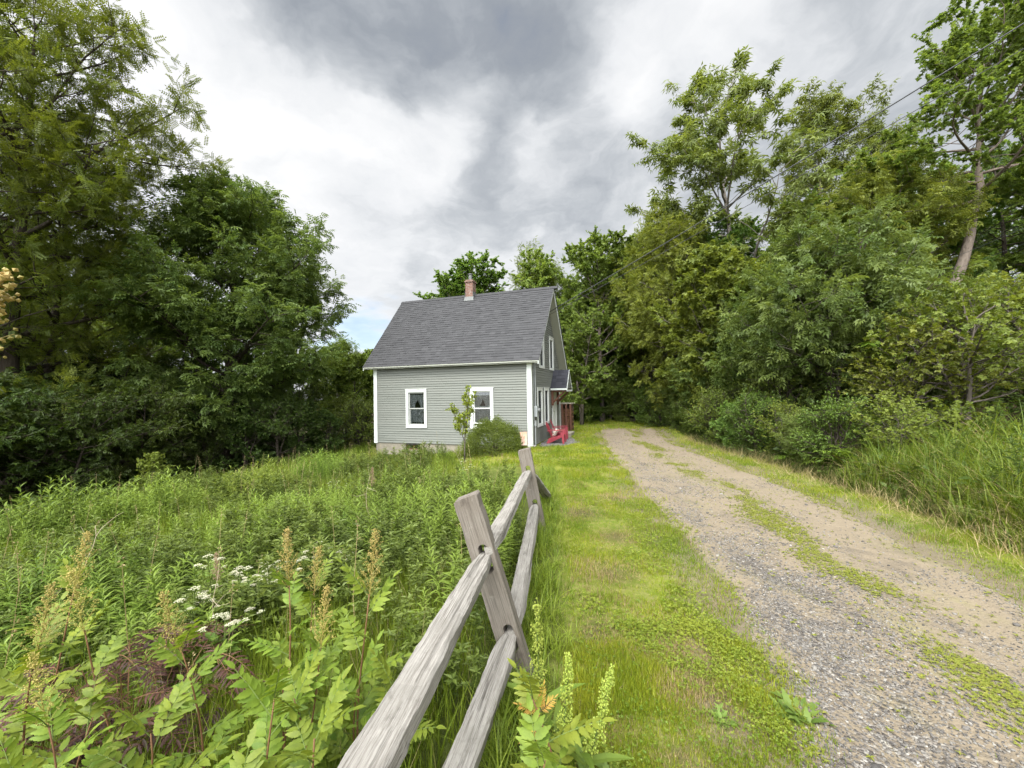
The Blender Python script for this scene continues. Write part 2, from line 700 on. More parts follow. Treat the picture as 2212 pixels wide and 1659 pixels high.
def ground_material():
    m, nt, out = nodes_of('meadow_soil_and_litter')
    z = nt.nodes.new('ShaderNodeVertexColor') if False else None
    a = nt.nodes.new('ShaderNodeAttribute')
    a.attribute_name = 'zone'
    sp = nt.nodes.new('ShaderNodeSeparateColor')
    nt.links.new(a.outputs['Color'], sp.inputs[0])
    p = geopos(nt)
    n1 = noise(nt, p, 1.2, 6, .6)
    n2 = noise(nt, p, 14, 6, .6)
    n3 = noise(nt, p, 70, 4, .6)
    lawn = mixc(nt, ramp(nt, n1, [(.35, 0), (.65, 1)]), (.07, .105, .010), (.16, .18, .022))
    lawn = mixc(nt, ramp(nt, n2, [(.42, 0), (.68, 1)]), lawn, (.17, .165, .05))
    wood = mixc(nt, n2, (.025, .02, .012), (.09, .065, .035))
    gravel = mixc(nt, n3, (.09, .075, .05), (.20, .165, .11))
    mead = mixc(nt, n2, (.03, .05, .01), (.09, .10, .025))
    col = mixc(nt, sp.outputs[0], mead, lawn)
    col = mixc(nt, sp.outputs[1], col, wood)
    ge = mathn(nt, 'MULTIPLY', sp.outputs[2], ramp(nt, mathn(nt, 'ADD', mathn(nt, 'MULTIPLY', n2, .7), mathn(nt, 'MULTIPLY', sp.outputs[2], .5)), [(.5, 0), (.7, 1)]))
    col = mixc(nt, ge, col, gravel)
    principled(nt, out, col, .95, bump(nt, mathn(nt, 'ADD', n2, n3), .6, .02), .1)
    return m


def axis(a, b, step, far, n):
    core = np.arange(a, b + 1e-6, step)
    k = np.arange(1, n + 1) / n
    lo = a - (a + far) * k ** 2.2 * 1.0 if a > -far else a
    lo = a - (far + a) * k ** 2.2
    hi = b + (far - b) * k ** 2.2
    return np.concatenate([lo[::-1], core, hi])


def wood_zone(x, y):
    right = sstep(road_r(y) + .6, road_r(y) + 1.6, x) * sstep(4.5, 6, x)
    left = sstep(0, 2.0, -(x + np.interp(y, [-5, 7, 9, 13, 17, 20, 30], [8.8, 8.8, 8.9, 8.2, 7.4, 6.8, 6.4])))
    back = sstep(25.5, 28, y + .0 * x)
    return np.clip(np.maximum(np.maximum(right, left), back), 0, 1)


def build_ground():
    xs = axis(-18, 18, .16, 420, 26)
    ys = axis(-4, 30, .16, 420, 26)
    X, Y = np.meshgrid(xs, ys)
    Z = ground_z(X, Y)
    nx, ny = len(xs), len(ys)
    V = np.stack([X.ravel(), Y.ravel(), Z.ravel()], 1)
    i = (np.arange(ny - 1)[:, None] * nx + np.arange(nx - 1)[None]).ravel()
    me = mesh_data('ground', V, [np.stack([i, i + 1, i + nx + 1, i + nx], 1)], ground_material(), None, True)
    x, y = V[:, 0], V[:, 1]
    lawn = sstep(-.1, .35, x - fence_x(y) - .1) * sstep(13, 8, y) + sstep(8, 10.5, y) * sstep(-2.6, -1.6, x + .15 * (y - 11))
    lawn = np.clip(lawn, 0, 1)
    wood = wood_zone(x, y)
    wr = np.zeros_like(x)
    for a_, b_, q_ in [(1.0, 2.05, .17), (.58, 2.75, .15), (1.12, 2.5, .13), (.9, 3.6, .22), (.72, 1.72, .10), (1.2, 4.6, .25), (.95, 5.6, .3), (1.7, 6.4, .25)]:
        wr = np.maximum(wr, np.exp(-((x - a_) ** 2 + (y - b_) ** 2) / q_ ** 2))
    grav = sstep(-.9, .05, np.minimum(x - road_l(y), road_r(y) - x)) * sstep(24, 20, y)
    ca = me.color_attributes.new('zone', 'FLOAT_COLOR', 'POINT')
    ca.data.foreach_set('color', np.stack([lawn, np.maximum(wood, .8 * wr), grav, np.ones_like(x)], 1).astype(np.float32).ravel())
    o = bpy.data.objects.new('ground', me)
    COL.objects.link(o)
    tag(o, 'sloping ground of lawn, meadow soil and leaf litter under the trees', 'ground', kind='structure')


build_ground()


def road_material():
    m, nt, out = nodes_of('gravel_and_dirt')
    a = attr(nt, 'tint')                       # 0 left edge .. 1 right edge
    p = geopos(nt)
    n1 = noise(nt, scaled(nt, p, (1.6, .45, 1)), 1.0, 6, .62, .4)
    n2 = noise(nt, p, 9, 6, .65)
    n3 = noise(nt, p, 120, 3, .6)
    vo = N(nt, 'TexVoronoi', i_Scale=58.0)
    nt.links.new(p, vo.inputs['Vector'])
    vo2 = N(nt, 'TexVoronoi', i_Scale=130.0)
    nt.links.new(p, vo2.inputs['Vector'])
    sep = nt.nodes.new('ShaderNodeSeparateColor')
    nt.links.new(vo.outputs['Color'], sep.inputs[0])
    sand = mixc(nt, n2, (.11, .084, .054), (.20, .157, .104))
    sand = mixc(nt, mathn(nt, 'MULTIPLY', n3, .6), sand, (.25, .215, .16))
    stone = ramp(nt, sep.outputs[0], [(0, (.055, .048, .042)), (.4, (.11, .098, .086)), (.75, (.17, .153, .134)), (.93, (.25, .23, .20)), (1, (.38, .355, .315))])
    # loose dark stones lie in the wheel tracks and washed-out strips
    t = ramp(nt, mathn(nt, 'ADD', a, mathn(nt, 'MULTIPLY', mathn(nt, 'SUBTRACT', n1, .5), .30)),
             [(0.0, .3), (.08, .4), (.17, .56), (.32, .50), (.42, .26), (.56, .15), (.63, .38), (.70, .22), (.80, .10), (.9, .22), (1, .25)])
    sepp = nt.nodes.new('ShaderNodeSeparateXYZ')
    nt.links.new(p, sepp.inputs[0])
    near = nt.nodes.new('ShaderNodeMapRange')
    nt.links.new(sepp.outputs[1], near.inputs[0])
    near.inputs[1].default_value = 1.0
    near.inputs[2].default_value = 5.5
    near.inputs[3].default_value = .26
    near.inputs[4].default_value = -.16
    n6 = noise(nt, scaled(nt, p, (1, .55, 1)), 3.2, 7, .65, .6)
    k = mathn(nt, 'ADD', mathn(nt, 'ADD', t, near.outputs[0]), mathn(nt, 'MULTIPLY', mathn(nt, 'SUBTRACT', n2, .5), 1.0))
    k = mathn(nt, 'ADD', k, mathn(nt, 'MULTIPLY', mathn(nt, 'SUBTRACT', n6, .5), 1.4))
    k = mathn(nt, 'ADD', k, mathn(nt, 'MULTIPLY', mathn(nt, 'SUBTRACT', sep.outputs[1], .5), .5))
    k = ramp(nt, k, [(.45, 0), (.8, 1)])
    col = mixc(nt, k, sand, stone)
    col = mixc(nt, ramp(nt, n6, [(.52, 0), (.72, .55)]), col, (.085, .072, .058))
    # damp darker brown dirt towards the far end
    far = nt.nodes.new('ShaderNodeMapRange')
    nt.links.new(sepp.outputs[1], far.inputs[0])
    far.inputs[1].default_value = 9.0
    far.inputs[2].default_value = 19.0
    far.inputs[3].default_value = 0.0
    far.inputs[4].default_value = .55
    col = mixc(nt, mathn(nt, 'MULTIPLY', far.outputs[0], n1), col, (.17, .13, .10))
    mo = ramp(nt, mathn(nt, 'ADD', noise(nt, scaled(nt, p, (1.3, .5, 1)), 1.6, 7, .68), mathn(nt, 'MULTIPLY', ramp(nt, a, [(0, .12), (.12, 0), (.42, 0), (.52, .16), (.62, 0), (.86, 0), (.96, .16)]), 1.0)), [(.56, 0), (.74, .34)])
    mo = mathn(nt, 'MULTIPLY', mo, ramp(nt, n2, [(.35, .25), (.6, 1)]))
    col = mixc(nt, mo, col, (.17, .17, .05))
    h = mathn(nt, 'ADD', mathn(nt, 'MULTIPLY', mathn(nt, 'SUBTRACT', 1.0, vo.outputs['Distance']), mathn(nt, 'ADD', k, .25)), mathn(nt, 'MULTIPLY', n2, 1.2))
    principled(nt, out, col, .92, bump(nt, h, .9, .016), .15)
    return m


def road_z(x, y):
    l, r = road_l(y), road_r(y)
    u = (x - l) / (r - l)
    rut = -.035 * np.exp(-((u - .26) / .11) ** 2) - .025 * np.exp(-((u - .72) / .11) ** 2)
    edge = np.minimum(u, 1 - u) * (r - l)
    z = terrain0(x, y) + rut + .02 * (fbm(x, y, .5, 3) - .5)
    drop = sstep(.28, -.22, edge + .35 * (fbm(x, y, .55, 7) - .5))
    endd = sstep(20.0, 22.3, y + 1.6 * (fbm(x, y, 1.2, 9) - .5))
    return z - .085 * np.maximum(drop, endd)


def build_road():
    ys = np.concatenate([np.arange(-3, 8, .06), np.arange(8, 24, .12)])
    us = np.linspace(-.14, 1.14, 60)
    U, Y = np.meshgrid(us, ys)
    l, r = road_l(Y), road_r(Y)
    X = l + U * (r - l)
    Z = road_z(X, Y) + .004
    V = np.stack([X.ravel(), Y.ravel(), Z.ravel()], 1)
    nx = len(us)
    i = (np.arange(len(ys) - 1)[:, None] * nx + np.arange(nx - 1)[None]).ravel()
    me = mesh_data('driveway', V, [np.stack([i, i + 1, i + nx + 1, i + nx], 1)], road_material(), np.clip(U.ravel(), 0, 1), True)
    o = bpy.data.objects.new('driveway', me)
    COL.objects.link(o)
    tag(o, 'rutted gravel and dirt driveway curving past the house', 'driveway', kind='structure')


build_road()

# ================================================================== house
E1 = np.array([.951, -.311])
HZ0 = -.392
HOUSE = (0.69, 14.0, HZ0)
HRZ = math.atan2(-.311, .951)
LW, DW = 6.76, 5.26                 # front length, gable width
EAVE_T, EAVE_Z, RIDGE_Z = -.25, 3.13, 6.45
SLOPE = (RIDGE_Z - EAVE_Z) / (DW / 2 - EAVE_T)


def hw(s, t, z):
    c, s_ = math.cos(HRZ), math.sin(HRZ)
    return np.array([HOUSE[0] + c * s - s_ * t, HOUSE[1] + s_ * s + c * t, HZ0 + z])


def siding_mat():
    m, nt, out = nodes_of('painted_grey_clapboard')
    p = coord(nt)
    n1 = noise(nt, scaled(nt, p, (.6, .6, 3)), 1.5, 5, .6)
    n2 = noise(nt, scaled(nt, p, (1, 1, 12)), 5, 5, .6)
    c = mixc(nt, attr(nt, 'tint'), (.155, .160, .138), (.186, .190, .166))
    c = mixc(nt, mathn(nt, 'MULTIPLY', n1, .5), c, (.18, .20, .178))
    c = mixc(nt, ramp(nt, n2, [(.52, 0), (.8, .5)]), c, (.165, .155, .135))
    principled(nt, out, c, .65, bump(nt, n2, .15, .004), .25)
    return m


def shingle_mat(name, a, b):
    m, nt, out = nodes_of(name)
    p = coord(nt)
    n1 = noise(nt, p, 60, 3, .6)
    n2 = noise(nt, p, .7, 4, .6)
    c = mixc(nt, attr(nt, 'tint'), a, b)
    c = mixc(nt, mathn(nt, 'MULTIPLY', n1, .45), c, np.array(b) * 1.12)
    c = mixc(nt, mathn(nt, 'MULTIPLY', n2, .3), c, np.array(a) * .9)
    principled(nt, out, c, .92, bump(nt, n1, .5, .006), .05)
    return m


def brick_mat():
    m, nt, out = nodes_of('chimney_brick')
    g = nt.nodes.new('ShaderNodeTexCoord').outputs['Object']
    sp = nt.nodes.new('ShaderNodeSeparateXYZ')
    nt.links.new(g, sp.inputs[0])
    cb = nt.nodes.new('ShaderNodeCombineXYZ')
    nt.links.new(mathn(nt, 'ADD', sp.outputs[0], sp.outputs[1]), cb.inputs[0])
    nt.links.new(sp.outputs[2], cb.inputs[1])
    b = N(nt, 'TexBrick', i_Scale=1.0)
    b.inputs['Brick Width'].default_value = .2
    b.inputs['Row Height'].default_value = .067
    b.inputs['Mortar Size'].default_value = .007
    b.inputs['Color1'].default_value = (.12, .058, .044, 1)
    b.inputs['Color2'].default_value = (.18, .09, .066, 1)
    b.inputs['Mortar'].default_value = (.27, .235, .2, 1)
    nt.links.new(cb.outputs[0], b.inputs['Vector'])
    nz = noise(nt, g, 7, 5)
    c = mixc(nt, ramp(nt, nz, [(.55, 0), (.75, .6)]), b.outputs[0], (.36, .30, .26))
    principled(nt, out, c, .9, bump(nt, b.outputs['Fac'], -.4, .01), .1)
    return m


def glass_mat():
    m, nt, out = nodes_of('window_glass')
    t = nt.nodes.new('ShaderNodeBsdfTransparent')
    t.inputs[0].default_value = (.85, .88, .88, 1)
    g = N(nt, 'BsdfGlossy', i_Roughness=.03)
    fr = N(nt, 'Fresnel', i_IOR=1.7)
    mx = nt.nodes.new('ShaderNodeMixShader')
    nt.links.new(mathn(nt, 'ADD', fr.outputs[0], .06), mx.inputs[0])
    nt.links.new(t.outputs[0], mx.inputs[1])
    nt.links.new(g.outputs[0], mx.inputs[2])
    nt.links.new(mx.outputs[0], out.inputs[0])
    return m


def lace_mat():
    m, nt, out = nodes_of('lace_curtain')
    p = coord(nt)
    v = N(nt, 'TexVoronoi', i_Scale=26.0)
    nt.links.new(p, v.inputs['Vector'])
    nz = noise(nt, p, 30, 3)
    hole = ramp(nt, mathn(nt, 'ADD', v.outputs['Distance'], mathn(nt, 'MULTIPLY', nz, .3)), [(.4, .0), (.85, .35)])
    d = nt.nodes.new('ShaderNodeBsdfDiffuse')
    d.inputs[0].default_value = (.85, .84, .82, 1)
    tl = nt.nodes.new('ShaderNodeBsdfTranslucent')
    tl.inputs[0].default_value = (.6, .6, .6, 1)
    m1 = N(nt, 'MixShader', i_Fac=.3)
    nt.links.new(d.outputs[0], m1.inputs[1])
    nt.links.new(tl.outputs[0], m1.inputs[2])
    t = nt.nodes.new('ShaderNodeBsdfTransparent')
    mx = nt.nodes.new('ShaderNodeMixShader')
    nt.links.new(hole, mx.inputs[0])
    nt.links.new(m1.outputs[0], mx.inputs[1])
    nt.links.new(t.outputs[0], mx.inputs[2])
    nt.links.new(mx.outputs[0], out.inputs[0])
    return m


def white_paint(name, c, wear=.3):
    m, nt, out = nodes_of(name)
    p = coord(nt)
    n1 = noise(nt, scaled(nt, p, (1, 1, .4)), 6, 6, .65)
    n2 = noise(nt, p, 45, 4)
    c = np.array(c)
    col = mixc(nt, ramp(nt, n1, [(.5, 0), (.8, wear)]), c, c * .62)
    col = mixc(nt, ramp(nt, n2, [(.6, 0), (.8, .25)]), col, c * .75)
    principled(nt, out, col, .55, bump(nt, n2, .1, .003), .35)
    return m


M['siding'] = siding_mat()
M['shingle'] = shingle_mat('grey_roof_shingle', (.041, .041, .042), (.070, .0695, .071))
M['shingle_dark'] = shingle_mat('dark_roof_shingle', (.026, .027, .032), (.05, .05, .058))
M['brick'] = brick_mat()
M['glass'] = glass_mat()
M['lace'] = lace_mat()
M['trim'] = white_paint('white_trim_paint', (.58, .61, .57))
M['window_white'] = white_paint('white_window_paint', (.60, .615, .58), .2)
M['sash'] = simple_mat('grey_sash', (.33, .34, .31), .5, .1)
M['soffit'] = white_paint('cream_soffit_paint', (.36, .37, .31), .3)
M['concrete'] = simple_mat('old_concrete', (.235, .21, .165), .95, .35, 5, .3)
M['brown_wood'] = simple_mat('brown_stained_wood', (.12, .055, .035), .7, .4, 9, .2)
M['dark_wood'] = simple_mat('dark_barn_wood', (.075, .05, .035), .8, .4, 9, .2)
M['metal_grey'] = simple_mat('grey_metal_box', (.36, .38, .38), .45, .15, 9, 0, .5, .2)
M['black_cable'] = simple_mat('black_cable', (.015, .015, .017), .6)
M['wire'] = simple_mat('weathered_wire', (.05, .05, .052), .5)
M['red_plastic'] = simple_mat('faded_red_plastic', (.22, .026, .038), .5, .18, 5, 0, .4)
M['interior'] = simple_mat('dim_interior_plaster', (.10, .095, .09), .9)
M['screen'] = simple_mat('insect_screen', (.05, .055, .058), .6)
M['lead'] = simple_mat('flashing_metal', (.15, .155, .15), .6, .25, 9, 0, .4, .3)
M['stone'] = simple_mat('grey_stone', (.24, .22, .2), .9, .4, 7, .4)

house = empty('clapboard_house', HOUSE, HRZ,
              'grey clapboard cottage with steep shingle roof, white trim and brick chimney beside the driveway', 'house')


def wall_quad(O, U, Nn):
    O, U, Nn = (np.asarray(v, float) for v in (O, U, Nn))

    def f(u, z, off):
        return O + U * u + Nn * off + np.array([0, 0, z])
    return f


def siding(O, U, Nn, ztop, urange, openings, expo=.0945):
    g = G()
    f = wall_quad(O, U, Nn)
    nrow = int(math.ceil(ztop / expo))
    flip = np.dot(np.cross(np.asarray(U, float), (0, 0, 1)), Nn) < 0
    u0_, u1_ = urange(0)
    joints = [sorted(rng.uniform(u0_, u1_, max(0, int((u1_ - u0_) / 2.2)))) for _ in range(nrow)]
    bt = np.clip(rng.normal(.5, .3, 997), 0, 1)
    for r in range(nrow):
        za, zb = r * expo, min((r + 1) * expo, ztop)
        tn = rng.random()
        cuts = sorted({za, zb} | {z for o in openings for z in o[2:4] if za < z < zb})
        for p, q in zip(cuts[:-1], cuts[1:]):
            slot = .012
            pz = p
            if p == za and q - p > slot * 1.5:
                p = p + slot
            op, oq = (.017 - .024 * (z - za) / (zb - za) for z in (p, q))
            (a0, b0), (a1, b1) = urange(p), urange(q)
            mid = (p + q) / 2
            segs = [((a0, a1), (b0, b1))]
            for (ua, ub, z1, z2) in openings:
                if z1 < mid < z2:
                    ns = []
                    for (l0, l1), (r0, r1) in segs:
                        if ub <= min(l0, l1) or ua >= max(r0, r1):
                            ns.append(((l0, l1), (r0, r1)))
                            continue
                        if ua > min(l0, l1):
                            ns.append(((l0, l1), (ua, ua)))
                        if ub < max(r0, r1):
                            ns.append(((ub, ub), (r0, r1)))
                    segs = ns
            cutl = []
            for (l0, l1), (r0, r1) in segs:
                a_, b_ = (l0, l1), None
                for jx in joints[r]:
                    if max(l0, l1) + .1 < jx < min(r0, r1) - .1:
                        cutl.append((a_, (jx - .0015, jx - .0015)))
                        a_ = (jx + .0015, jx + .0015)
                cutl.append((a_, (r0, r1)))
            for (l0, l1), (r0, r1) in cutl:
                if r0 - l0 < 1e-3:
                    continue
                tn = bt[(r * 7 + sum(jx < l0 for jx in joints[r])) % 997]
                V = [f(l0, p, op), f(r0, p, op), f(r1, q, oq), f(l1, q, oq)]
                g.add(V, np.array([[3, 2, 1, 0]] if flip else [[0, 1, 2, 3]]), tn)
                if p != pz:
                    for V in ([f(l0, p, -.035), f(r0, p, -.035), f(r0, p, op), f(l0, p, op)], [f(l0, pz, -.035), f(r0, pz, -.035), f(r0, p, -.035), f(l0, p, -.035)],
                              [f(l0, pz, -.007), f(r0, pz, -.007), f(r0, pz, -.035), f(l0, pz, -.035)]):
                        g.add(V, np.array([[3, 2, 1, 0]] if flip else [[0, 1, 2, 3]]), tn)
    return g


FW = [(-5.244, -4.297, .63, 2.16), (-2.407, -1.464, .63, 2.16)]           # front windows (outer casing)
GW = [(.78, 1.61, .63, 2.14), (1.93, 2.75, .63, 2.14), (1.19, 2.03, 2.93, 4.40), (3.05, 3.88, 2.93, 4.40)]
DOOR = (3.46, 4.32, .16, 2.2)
CW = .105


def inset(w, d=CW - .02):
    return (w[0] + d, w[1] - d, w[2] + d, w[3] - d)


def gable_range(z):
    k = max(0.0, (z - 3.16) / SLOPE)
    return (k, DW - k)


siding((0, 0, 0), (1, 0, 0), (0, -1, 0), 3.2, lambda z: (-LW, 0), [inset(w) for w in FW]).build('wall', M['siding'], house)
siding((0, 0, 0), (0, 1, 0), (1, 0, 0), 6.18, gable_range, [inset(w) for w in GW] + [inset(DOOR)]).build('wall', M['siding'], house)
siding((-LW, 0, 0), (0, 1, 0), (-1, 0, 0), 6.18, gable_range, []).build('wall', M['siding'], house)
siding((0, DW, 0), (1, 0, 0), (0, 1, 0), 3.2, lambda z: (-LW, 0), []).build('wall', M['siding'], house)
# inner plaster box keeps the rooms dim
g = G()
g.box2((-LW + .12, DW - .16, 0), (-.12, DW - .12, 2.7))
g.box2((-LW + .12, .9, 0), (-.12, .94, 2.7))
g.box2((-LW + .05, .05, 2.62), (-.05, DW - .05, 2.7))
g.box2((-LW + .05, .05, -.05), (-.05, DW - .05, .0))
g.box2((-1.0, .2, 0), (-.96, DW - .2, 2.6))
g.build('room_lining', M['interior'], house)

# foundation and basement window
g = G()
g.box2((-LW + .03, .03, -1.0), (-5.32, .25, -.004))
g.box2((-4.64, .03, -1.0), (-.03, .25, -.004))
g.box2((-5.32, .03, -1.0), (-4.64, .25, -.26))
g.box2((-.25, .25, -1.0), (-.03, DW - .03, -.004))
g.box2((-LW + .03, .25, -1.0), (-LW + .25, DW - .03, -.004))
g.build('foundation', M['concrete'], house)
bw = G()
for a, b in (((-5.32, .1, -.26), (-4.64, .14, -.225)), ((-5.32, .1, -.04), (-4.64, .14, -.006)), ((-5.32, .1, -.225), (-5.28, .14, -.04)), ((-4.68, .1, -.225), (-4.64, .14, -.04)), ((-4.995, .1, -.225), (-4.965, .14, -.04))):
    bw.box2(a, b)
bwo = bw.build('basement_window', M['brown_wood'], house)
G().box2((-5.28, .115, -.225), (-4.68, .12, -.04)).build('glass', M['glass'], bwo)
G().box2((-5.3, .24, -.3), (-4.6, .26, 0)).build('dark_backing', M['screen'], bwo)
G().box2((-5.4, -.01, -.30), (-4.56, .05, -.262)).build('sill', M['concrete'], bwo)

# corner boards
for x0, x1, y0, y1 in ((-.15, .022, -.03, -.0185), (.0185, .03, -.03, .085), (-LW - .03, -LW + .135, -.03, -.0185), (.0185, .03, DW - .11, DW + .03), (-LW - .03, -LW - .0185, -.0185, .11)):
    G().box2((x0, y0, -.02), (x1, y1, 3.12 if y0 < 0 else 3.05)).build('corner_board', M['trim'], house)

# roof: decks with soffit below, shingles on top
for side in (0, 1):
    def tz(t, z, side=side):
        return (t if side == 0 else DW - t, z)
    g = G()
    prof = [(EAVE_T, EAVE_Z - .02), (DW / 2, RIDGE_Z - .02), (DW / 2, RIDGE_Z - .12), (EAVE_T, EAVE_Z - .066)]
    pts = [(-LW - .33, tz(*p)[0], tz(*p)[1]) for p in prof]
    if side == 1:
        pts = pts[::-1]
    g.poly_prism(pts[::-1], (LW + .66, 0, 0))
    g.build('soffit', M['soffit'], house)
    for s0, s1 in ((.332, .36), (-LW - .36, -LW - .332)):
        gp = G()
        pr = [(EAVE_T - .015, EAVE_Z - .015), (DW / 2, RIDGE_Z - .015), (DW / 2, RIDGE_Z - .20), (EAVE_T - .015, EAVE_Z - .15)]
        gp.poly_prism([(s0, tz(*p)[0], tz(*p)[1]) for p in pr], (s1 - s0, 0, 0))
        gp.build('rake_board', M['trim'], house)
    g = G()
    dv = unit(np.array([0, DW / 2 - EAVE_T, RIDGE_Z - EAVE_Z]))
    nv = np.array([0, -dv[2], dv[1]])
    Ls = math.hypot(DW / 2 - EAVE_T, RIDGE_Z - EAVE_Z)
    o0 = np.array([0, EAVE_T, EAVE_Z]) - dv * .03
    nc = 31
    ex = (Ls + .03) / nc
    for c in range(nc):
        v0 = c * ex
        v1 = min(v0 + ex * 1.02, Ls + .02)
        u = -LW - .39 - rng.random() * .2
        while u < .39:
            wd = rng.uniform(.14, .34)
            a, b = max(u, -LW - .39), min(u + wd, .39)
            u += wd
            if b - a < .01:
                continue
            lift = .012 + (.010 if rng.random() < .45 else rng.random() * .004)
            tn = np.clip(rng.normal(.45, .2), 0, 1)
            P = [o0 + dv * v0 + nv * lift, o0 + dv * v1 + nv * .006]
            V = [(a, *P[0][1:]), (b, *P[0][1:]), (b, *P[1][1:]), (a, *P[1][1:])]
            q = o0 + dv * v0 - nv * .004
            V += [(a, *q[1:]), (b, *q[1:])]
            V = np.array(V, float)
            F = np.array([[0, 1, 2, 3], [4, 5, 1, 0]])
            if side == 1:
                V[:, 1] = DW - V[:, 1]
                F = F[:, ::-1]
            g.add(V, F, tn)
    g.build('roof', M['shingle'], house)
g = G()
u = -LW - .4
while u < .38:
    for sg in (-1, 1):
        V = np.array([(u, DW / 2, RIDGE_Z + .042), (u + .27, DW / 2, RIDGE_Z + .03), (u + .27, DW / 2 + sg * .11, RIDGE_Z - .095), (u, DW / 2 + sg * .11, RIDGE_Z - .083)])
        g.add(V, np.array([[0, 1, 2, 3]] if sg < 0 else [[3, 2, 1, 0]]), rng.uniform(.1, .6))
    u += .19
g.build('ridge_cap', M['shingle'], house)
for t0 in (EAVE_T, DW - EAVE_T):
    y0, y1 = (t0 - .022, t0) if t0 < 0 else (t0, t0 + .022)
    G().box2((-LW - .328, y0, EAVE_Z - .062), (.328, y1, EAVE_Z - .022)).build('fascia', M['soffit'], house)
G().box2((-LW - .32, EAVE_T + .003, EAVE_Z - .10), (.32, -.031, EAVE_Z - .088)).build('eave_soffit', M['soffit'], house)

# chimney
CX, CY, CS = -3.47, 2.56, .36
g = G()
g.box2((CX - CS / 2, CY - CS / 2, 5.8), (CX + CS / 2, CY + CS / 2, 7.0))
g.box2((CX - CS / 2 - .03, CY - CS / 2 - .03, 7.0), (CX + CS / 2 + .03, CY + CS / 2 + .03, 7.065))
g.box2((CX - CS / 2 + .01, CY - CS / 2 + .01, 7.065), (CX + CS / 2 - .01, CY + CS / 2 - .01, 7.12))
ch = g.build('chimney', M['brick'], house)
g = G()
g.tube([(CX, CY, 7.1), (CX, CY, 7.38)], .085, 12)
g.tube([(CX, CY, 7.38), (CX, CY, 7.41)], .12, 12)
g.build('flue_pipe', M['lead'], ch)
g = G()
zf = RIDGE_Z - (DW / 2 - (CY - CS / 2 - .05)) * SLOPE
g.poly_prism([(CX - CS / 2 - .06, CY - CS / 2 - .05, zf + .03), (CX + CS / 2 + .06, CY - CS / 2 - .05, zf + .03), (CX + CS / 2 + .03, CY - CS / 2 - .012, zf + .22), (CX - CS / 2 - .03, CY - CS / 2 - .012, zf + .22)], (0, -.012, .008))
for sx in (-1, 1):
    xx = CX + sx * (CS / 2 + .008)
    g.box2((xx - .006, CY - CS / 2 - .02, zf + .02), (xx + .006, CY + CS / 2 + .02, RIDGE_Z + .12))
g.build('flashing', M['lead'], ch)


# windows
def window(O, U, Nn, w, kind, tilt=0):
    ua, ub, za, zb = w
    f = wall_quad(O, U, Nn)

    def bx(g, u0, u1, z0, z1, o0, o1):
        a, b = f(u0, z0, o0), f(u1, z1, o1)
        return g.box2(np.minimum(a, b), np.maximum(a, b))
    g = G()
    bx(g, ua, ua + CW, za, zb, .0175, .045)
    bx(g, ub - CW, ub, za, zb, .0175, .045)
    bx(g, ua + CW, ub - CW, zb - CW, zb, .0175, .043)
    bx(g, ua + CW, ub - CW, za, za + CW, .0175, .043)
    bx(g, ua - .02, ub + .02, zb + .002, zb + .025, .0175, .06)
    # jambs into the wall
    i0, i1, j0, j1 = ua + CW - .02, ub - CW + .02, za + CW - .02, zb - CW + .02
    bx(g, i0, ua + CW + .004, j0, j1, -.09, .0172)
    bx(g, ub - CW - .004, i1, j0, j1, -.09, .0172)
    bx(g, ua + CW + .004, ub - CW - .004, zb - CW - .004, j1, -.09, .0172)
    bx(g, ua + CW + .004, ub - CW - .004, j0, za + CW + .004, -.09, .0172)
    win = g.build('window', M['window_white'], house)
    u0, u1, z0, z1 = ua + CW + .005, ub - CW - .005, za + CW + .005, zb - CW - .005
    zm = (z0 + z1) / 2
    gap = .07 if kind == 'open' else 0
    for nm, a, b, o in (('sash', z0 + gap, zm + .02 + gap, -.045), ('sash', zm - .02, z1, -.018)):
        g = G()
        fr = .045
        bx(g, u0, u0 + fr, a, b, o - .024, o)
        bx(g, u1 - fr, u1, a, b, o - .024, o)
        bx(g, u0 + fr, u1 - fr, a, a + fr, o - .024, o - .001)
        bx(g, u0 + fr, u1 - fr, b - fr, b, o - .024, o - .001)
        g.build('sash', M['sash'] if kind != 'open' else M['window_white'], win)
        g = G()
        bx(g, u0 + fr, u1 - fr, a + fr, b - fr, o - .013, o - .011)
        g.build('glass', M['glass'], win)
    if kind in ('lace', 'open'):
        # tier below: scalloped hem; swags above leave a dark gap
        nu, nz = 60, 12
        uu = np.linspace(u0 + .02, u1 - .02, nu)
        for part in (0, 1):
            top = zm + .0 if part == 0 else z1 - .1
            s = np.abs((uu - (u0 + u1) / 2) / ((u1 - u0) / 2))
            if part == 0:
                bot = z0 + .055 + .05 * np.abs(np.sin(uu * 3.1416 / .115))
            else:
                bot = np.where(s < .42, zm + .36 - s * .80, zm + .03 + .02 * np.sin(uu * 60))
            V = []
            for k in range(nz):
                zz = top + (bot - top) * k / (nz - 1)
                off = -.085 + .014 * np.sin(uu * 52 + 2 * part) + .01 * np.sin(uu * 23)
                V += [f(a, b, c) for a, b, c in zip(uu, zz, off)]
            i = (np.arange(nz - 1)[:, None] * nu + np.arange(nu - 1)[None]).ravel()
            g = G().add(V, np.stack([i, i + 1, i + nu + 1, i + nu], 1))
            g.build('curtain', M['lace'], win, True)
    else:
        g = G()
        bx(g, u0 + .004, u1 - .004, z0 + .004, z1 - .004, -.012, -.010)
        g.build('insect_screen', SCREEN, win)
    return win


